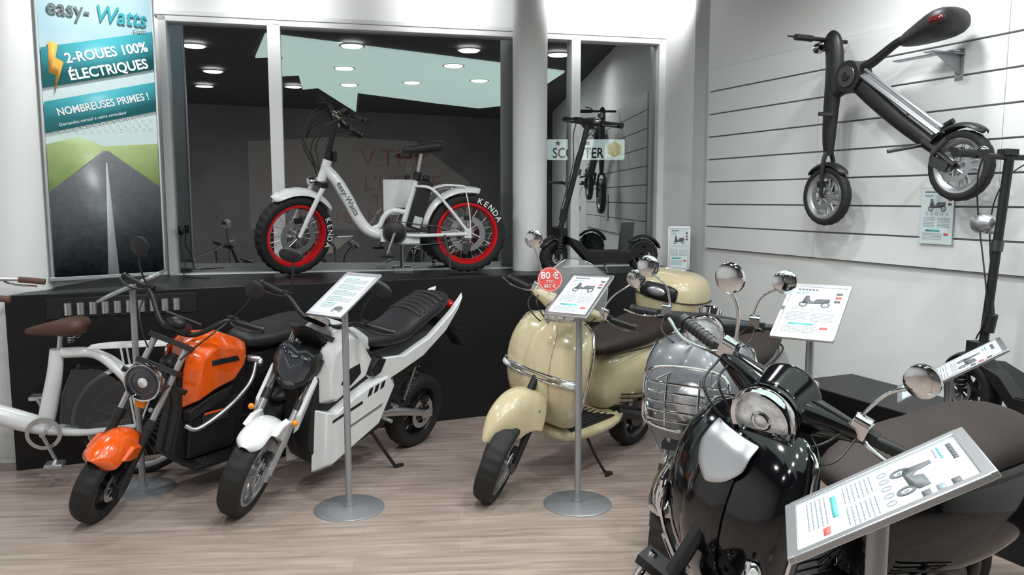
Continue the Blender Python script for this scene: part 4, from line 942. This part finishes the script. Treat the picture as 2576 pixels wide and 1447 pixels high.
# ------------------------------------------------------------------ folding scooter on wall
def wallscooter():
    T = thing('folding_scooter', 'black folding electric scooter hung on the white slatted wall', 'electric scooter', (0, 0, 0), mtx=RF)
    y = -.2
    def p(s, z, dy=0): return V((s, y+dy, z))
    wheel(T, p(1.422, 1.566), .172, .055, .125, mr=ALU, style='twin', n=5, tread=.002, hubr=.03, discy=-.035, label='front wheel with silver rim')
    wheel(T, p(2.274, 1.71), .172, .055, .125, mr=ALU, style='twin', n=5, tread=.002, hubr=.04, discy=-.035, label='rear wheel with silver rim')
    b = MB(); b.tube([p(1.385, 2.47), p(1.42, 2.44), p(1.44, 2.30), p(1.425, 2.05), p(1.42, 1.90), p(1.422, 1.80)], [.045, .058, .060, .052, .045, .032], PLAS, n=16, asp=.6, ref=(0, 1, 0)); b.done('steering_column', T)
    b = MB()
    for s in (1, -1): b.tube([p(1.422, 1.82, s*.02), p(1.422, 1.74, s*.04), p(1.422, 1.566, s*.042)], .013, PLAS, n=8)
    b.done('fork', T)
    fender(T, p(1.422, 1.566), .185, .035, 40, 140, PLAS, h=.012, drop=.01, name='front_fender')
    fender(T, p(2.274, 1.71), .195, .04, 50, 150, PLAS, h=.012, drop=.01, name='rear_fender')
    b = MB(); b.cyl(p(1.38, 2.46, -.22), p(1.38, 2.46, .14), .012, PLAS); b.cyl(p(1.38, 2.46, -.24), p(1.38, 2.46, -.12), .018, PLAS); b.tube([p(1.37, 2.46, -.1), p(1.30, 2.48, -.14), p(1.27, 2.49, -.2)], .006, PLAS, n=8); b.done('handlebar', T)
    b = MB(); b.rev([(.0005, .03), (.028, .028), (.034, .01), (.03, -.02)], p(1.35, 2.42, -.03), (-1, 0, -.2), CHROME, 24, closed=False); b.done('headlight', T)
    b = MB(); b.cyl(p(1.58, 2.225, -.05), p(1.58, 2.225, .05), .088, PLAS, n=32); b.cyl(p(1.58, 2.225, -.058), p(1.58, 2.225, -.05), .06, STEEL, n=32); b.cyl(p(1.58, 2.225, -.064), p(1.58, 2.225, -.055), .025, PLAS, n=20)
    b.tube([p(1.44, 2.14), p(1.52, 2.17), p(1.58, 2.2)], .03, PLAS, n=10); b.done('folding_hub', T, bev=.003)
    b = MB(); b.tube([p(1.60, 2.20), p(1.72, 2.10), p(1.90, 1.96), p(2.06, 1.85), p(2.16, 1.78)], [.05, .05, .045, .04, .03], PLAS, n=14, asp=.6, ref=(0, 1, 0))
    for s in (1, -1): b.tube([p(2.08, 1.84, s*.04), p(2.18, 1.78, s*.05), p(2.274, 1.71, s*.045)], .014, PLAS, n=8)
    b.tube([p(2.10, 1.84), p(2.16, 1.90), p(2.22, 1.93)], .014, PLAS, n=8); b.done('rear_arm', T)
    b = MB(); b.tube([p(1.66, 2.22, -.03), p(2.16, 1.87, -.03)], .010, ALU, n=8, res=1); b.tube([p(1.68, 2.25, -.02), p(2.18, 1.90, -.02)], .010, ALU, n=8, res=1)
    b.box(p(1.92, 2.055, -.0), (.6, .05, .018), ALU, Matrix.Rotation(radians(35), 3, 'Y')); b.done('support_strut', T)
    b = MB(); b.tube([p(1.60, 2.25), p(1.72, 2.29), p(1.86, 2.36), p(1.98, 2.39)], [.028, .026, .022, .02], PLAS, n=10); b.done('seat_arm', T)
    XF[0] = Matrix.Translation(p(2.05, 2.37)) @ Matrix.Rotation(radians(-4), 4, 'Y')
    b = MB(); b.loft(xl([(-.17, 0, .02, .02), (-.12, .005, .045, .04), (-.04, .01, .08, .052), (.06, .025, .12, .068), (.13, .035, .13, .07), (.185, .038, .08, .045)], 20), SEATB); so = b.done('seat', T, sub=1)
    b = MB(); b.ball((.13, -.108, .030), (.050, .018, .020), REDD); b.done('seat_tail_light', so); XF[0] = I4
    b = MB(); b.cyl(p(1.46, 2.03, -.12), p(1.46, 2.03, -.03), .012, STEEL); b.done('foot_peg', T)
    b = MB(); b.cyl(p(1.98, 1.79, -.16), p(2.06, 1.82, -.02), .010, STEEL); b.done('foot_peg', T)
    b = MB(); b.box(p(2.20, 1.72, -.055), (.10, .02, .05), STEEL, Matrix.Rotation(.4, 3, 'Y')); b.cyl(p(2.16, 1.77, -.06), p(2.24, 1.84, -.06), .014, STEEL); b.done('brake_caliper', T)
    B = thing('wall_bracket', 'grey metal bracket on the slatted wall holding the scooter seat', 'bracket', (0, 0, 0), mtx=RF @ Matrix.Translation((2.1, 0, 2.275)))
    b = MB(); b.box((0, -.02, -.05), (.05, .016, .16), STAND); b.box((0, -.13, -.0), (.06, .24, .006), STAND); b.add([(0, -.03, -.1), (0, -.03, 0), (0, -.22, 0), (.004, -.03, -.1), (.004, -.03, 0), (.004, -.22, 0)], [(0, 1, 2), (3, 4, 5), (0, 2, 5, 3), (0, 1, 4, 3), (1, 2, 5, 4)], STAND)
    b.box((-.12, -.13, .004), (.36, .05, .006), STAND); b.done('bracket_arm', B)
wallscooter()

# ------------------------------------------------------------------ kick scooters
def kick(label, loc, rot, steer=15, r=.12, hgt=1.1, wb=.85, w=.06, lamp=False, rake=12):
    T = thing('kick_scooter', label, 'electric scooter', loc, rot, group='electric kick scooters')
    rk = tan(radians(rake)); S = steerM((0, 0, r), rake, steer); XF[0] = S
    wheel(T, (0, 0, r), r, w, r*.62, mr=STEEL, style='alloy', n=6, tread=.004, hubr=.03, discy=w*.7, nseg=72)
    f = MB()
    for s in (1, -1): f.tube([(0, s*w*.75, r), (-.01, s*w*.8, r+.10), (-.03, s*.035, r*2+.06)], [.014, .018, .018], PLAS, n=8)
    for s in (1, -1):
        f.tube([(-.015+.02*cos(k*1.3), s*(w*.85)+.02*sin(k*1.3), r+.03+.0045*k) for k in range(26)], .0035, STEEL, n=6, res=2)
    f.box((-.035, 0, r*2+.06), (.07, .11, .06), PLAS); f.done('fork', T, bev=.004)
    st = MB(); st.cyl((-.04, 0, r*2+.05), (-rk*(hgt-r), 0, hgt), .02, PLAS); st.cyl((-.06, 0, r*2+.14), (-.075, 0, r*2+.22), .028, PLAS); st.cyl((-rk*(hgt*.62), 0, hgt*.66), (-rk*(hgt*.66), 0, hgt*.7), .026, STEEL); st.done('steering_stem', T)
    x = -rk*(hgt-r)
    b = MB(); b.tube([(x-.03, -.27, hgt+.01), (x, -.1, hgt), (x, .1, hgt), (x-.03, .27, hgt+.01)], .0125, PLAS); b.box((x+.01, .0, hgt+.02), (.05, .07, .03), PLAS); b.box((x-.02, -.14, hgt+.02), (.04, .06, .03), PLAS); b.ball((x+.02, .12, hgt+.025), (.025, .022, .02), CHROME); b.done('handlebar', T, bev=.003)
    grips(T, x-.015, hgt+.008, .18, .30, sweep=.02, lever=STEEL, leverlen=.12)
    c = MB(); c.tube([(x, .13, hgt), (x+.07, .09, hgt-.08), (x+.12, .03, hgt-.25), (-.08, .03, r*2+.25), (-.03, .03, r*2+.1)], .0035, PLAS, n=6); c.done('brake_cable', T)
    c = MB(); c.tube([(x, -.13, hgt), (x+.08, -.06, hgt-.1), (x+.1, -.02, hgt-.3), (-.06, -.03, r*2+.2)], .0035, PLAS, n=6); c.done('brake_cable', T)
    if lamp:
        h = MB(); lz = hgt*.76; lx = -rk*(lz-r)+.09; h.rev([(.0005, -.07), (.025, -.06), (.045, -.02), (.05, .02), (.046, .03), (.0005, .02)], (lx, .0, lz), (1, 0, -.05), ALU, 28, closed=False); h.cyl((lx-.09, 0, lz-.04), (lx-.01, 0, lz-.04), .008, ALU); h.done('headlight', T)
    fender(T, (0, 0, r), r+.025, w*.6, 30, 150, PLAS, h=.01, drop=.01, name='front_fender')
    XF[0] = I4
    d = MB(); d.side([(-.10, r+.10), (-.06, r+.16), (-.16, r+.12), (-.24, r+.03), (-wb+.12, r+.03), (-wb+.02, r+.09), (-wb+.0, r+.03), (-wb+.12, r-.05), (-.24, r-.05)], 0, .085, PLAS, .92); d.box((-wb/2-.03, 0, r+.034), (wb-.36, .14, .006), RUB); d.done('deck', T, bev=.006)
    wheel(T, (-wb, 0, r), r, w, r*.62, mr=STEEL, style='alloy', n=6, tread=.004, hubr=.05, discy=w*.7, nseg=72)
    q = MB()
    for s in (1, -1): q.tube([(-wb+.16, s*.06, r), (-wb, s*w*.8, r)], .014, PLAS, n=8)
    q.done('rear_arm', T)
    fender(T, (-wb, 0, r), r+.022, w*.6, 40, 160, PLAS, h=.01, drop=.01, name='rear_fender')
    q = MB(); q.tube([(-wb*.5, .07, r-.03), (-wb*.52, .12, r*.5), (-wb*.54, .14, .012)], .007, STEEL, n=8); q.done('kickstand', T)
    return T
kick('slim black electric kick scooter standing on the counter beside column', (.30, 5.76, 1.016), (radians(-3), 0, radians(192)), steer=25, hgt=1.07, rake=14, wb=.68)
kick('black kick scooter with chunky tyres and silver headlight on podium', (2.14, 3.62, .513), (0, 0, radians(113)), steer=-12, r=.15, w=.085, hgt=1.22, wb=.8, lamp=True, rake=5.5)

# ------------------------------------------------------------------ white city bike
def citybike():
    T = thing('city_bicycle', 'white electric city bicycle with brown saddle and rear rack', 'bicycle', (-2.11, 4.38, 0), (radians(-3), 0, radians(195)))
    r = .30
    wheel(T, (0, 0, r), r, .045, .255, mr=ALU, style='wire', n=32, tread=.001, hubr=.03, disc=False, label='rear wheel')
    f = MB()
    f.tube([(.38, 0, .74), (.40, 0, .60), (.44, 0, .42), (.47, 0, .30)], [.035, .04, .045, .04], WHITEP, n=14)
    for s in (1, -1):
        f.tube([(.36, 0, .72), (.20, 0, .71), (.08, s*.05, .62), (.0, s*.06, .48), (-.02, s*.065, r)], [.03, .028, .022, .016, .014], WHITEP, n=12)
        f.tube([(.45, 0, .29), (.25, s*.05, .28), (.0, s*.065, r)], [.03, .02, .014], WHITEP, n=12)
    f.tube([(.46, 0, .31), (.60, 0, .36), (.80, 0, .46), (.92, 0, .62), (.96, 0, .82)], [.05, .055, .05, .04, .03], WHITEP, n=14)
    f.done('frame', T)
    def gd(s):
        g = MB(); g.side([(.30, .64), (.16, .63), (.06, .55), (-.05, .52), (-.18, .44), (-.05, .30), (.25, .30), (.38, .34), (.36, .50)], .055, .06, SMOKE, .98, (s,)); g.done('wheel_guard', T)
    bothsides(gd)
    fender(T, (0, 0, r), r+.03, .03, 0, 170, WHITEP, h=.01, drop=.01, name='rear_fender')
    k = MB()
    for y in (-.06, -.02, .02, .06): k.tube([(.22, y*.6, .745), (.1, y, .75), (-.28, y, .75)], .006, WHITEP, n=8)
    k.tube([(-.28, -.065, .75), (-.31, 0, .75), (-.28, .065, .75)], .007, WHITEP, n=8)
    for s in (1, -1): k.tube([(-.20, s*.065, .75), (-.02, s*.07, r)], .006, WHITEP, n=8, res=2); k.tube([(.05, s*.065, .75), (0, s*.07, r)], .006, WHITEP, n=8, res=2)
    k.done('rear_rack', T)
    b = MB(); b.cyl((.37, 0, .72), (.355, 0, .82), .014, ALU); b.done('seat_post', T)
    b = MB(); b.loft(xl([(.53, .845, .015, .015), (.48, .85, .028, .025), (.40, .855, .055, .038), (.32, .865, .11, .05), (.25, .87, .115, .05), (.205, .87, .07, .03)], 20), SADBR); b.done('saddle', T, sub=1)
    for s in (-1, 1):
        b = MB(); b.tube([(.29+.018*cos(q*1.3), s*.055+.018*sin(q*1.3), .79+.0025*q) for q in range(18)], .003, CHROME, n=6, res=2); b.done('saddle_spring', T)
    b = MB(); b.rev([(.09, -.003), (.09, .003), (.07, .003), (.07, -.003)], (.46, .06, .29), (0, 1, 0), ALU, 40); b.cyl((.46, -.08, .29), (.46, .09, .29), .014, ALU); b.tube([(.46, .085, .29), (.40, .09, .14)], .01, ALU, n=8); b.tube([(.46, -.085, .29), (.52, -.09, .44)], .01, ALU, n=8); b.done('crank', T)
    b = MB(); b.box((.395, .14, .14), (.09, .08, .022), ALU); b.done('pedal', T, bev=.004)
    b = MB(); b.box((.525, -.14, .44), (.09, .08, .022), ALU); b.done('pedal', T, bev=.004)
    b = MB(); b.cyl((.95, 0, .60), (.90, 0, .86), .022, WHITEP); b.cyl((.90, 0, .86), (.87, 0, 1.04), .014, ALU)
    b.tube([(.50, -.29, 1.07), (.64, -.28, 1.09), (.82, -.17, 1.10), (.88, 0, 1.05), (.82, .17, 1.10), (.64, .28, 1.09), (.50, .29, 1.07)], .011, ALU, n=10); b.done('handlebar', T)
    for s in (1, -1):
        b = MB(); b.cyl((.49, s*.29, 1.07), (.62, s*.283, 1.087), .017, BRASS); b.done('grip', T)
        b = MB(); b.tube([(.70, s*.27, 1.09), (.66, s*.30, 1.06), (.54, s*.32, 1.04)], .006, CHROME, n=8); b.done('brake_lever', T)
    b = MB()
    for s in (1, -1): b.tube([(.94, s*.02, .62), (.99, s*.055, .55), (1.08, s*.055, r)], .014, WHITEP, n=8)
    b.done('fork', T)
    wheel(T, (1.08, 0, r), r, .045, .255, mr=ALU, style='wire', n=32, tread=.001, hubr=.03, disc=False, label='front wheel')
    b = MB(); b.tube([(.10, .07, .30), (.08, .14, .15), (.07, .17, .012)], .008, ALU, n=8); b.done('kickstand', T)
citybike()

# ------------------------------------------------------------------ camera
cam = bpy.data.cameras.new('Camera'); co = bpy.data.objects.new('Camera', cam); COL.objects.link(co)
co.location = (0, 0, 1.55); co.rotation_euler = (radians(90-6.36), 0, 0)
cam.sensor_fit = 'HORIZONTAL'; cam.sensor_width = 36; cam.lens = 36*2000/2576; cam.clip_start = .05
sc.camera = co
sc.view_settings.view_transform = 'Standard'
sc.view_settings.exposure = 0
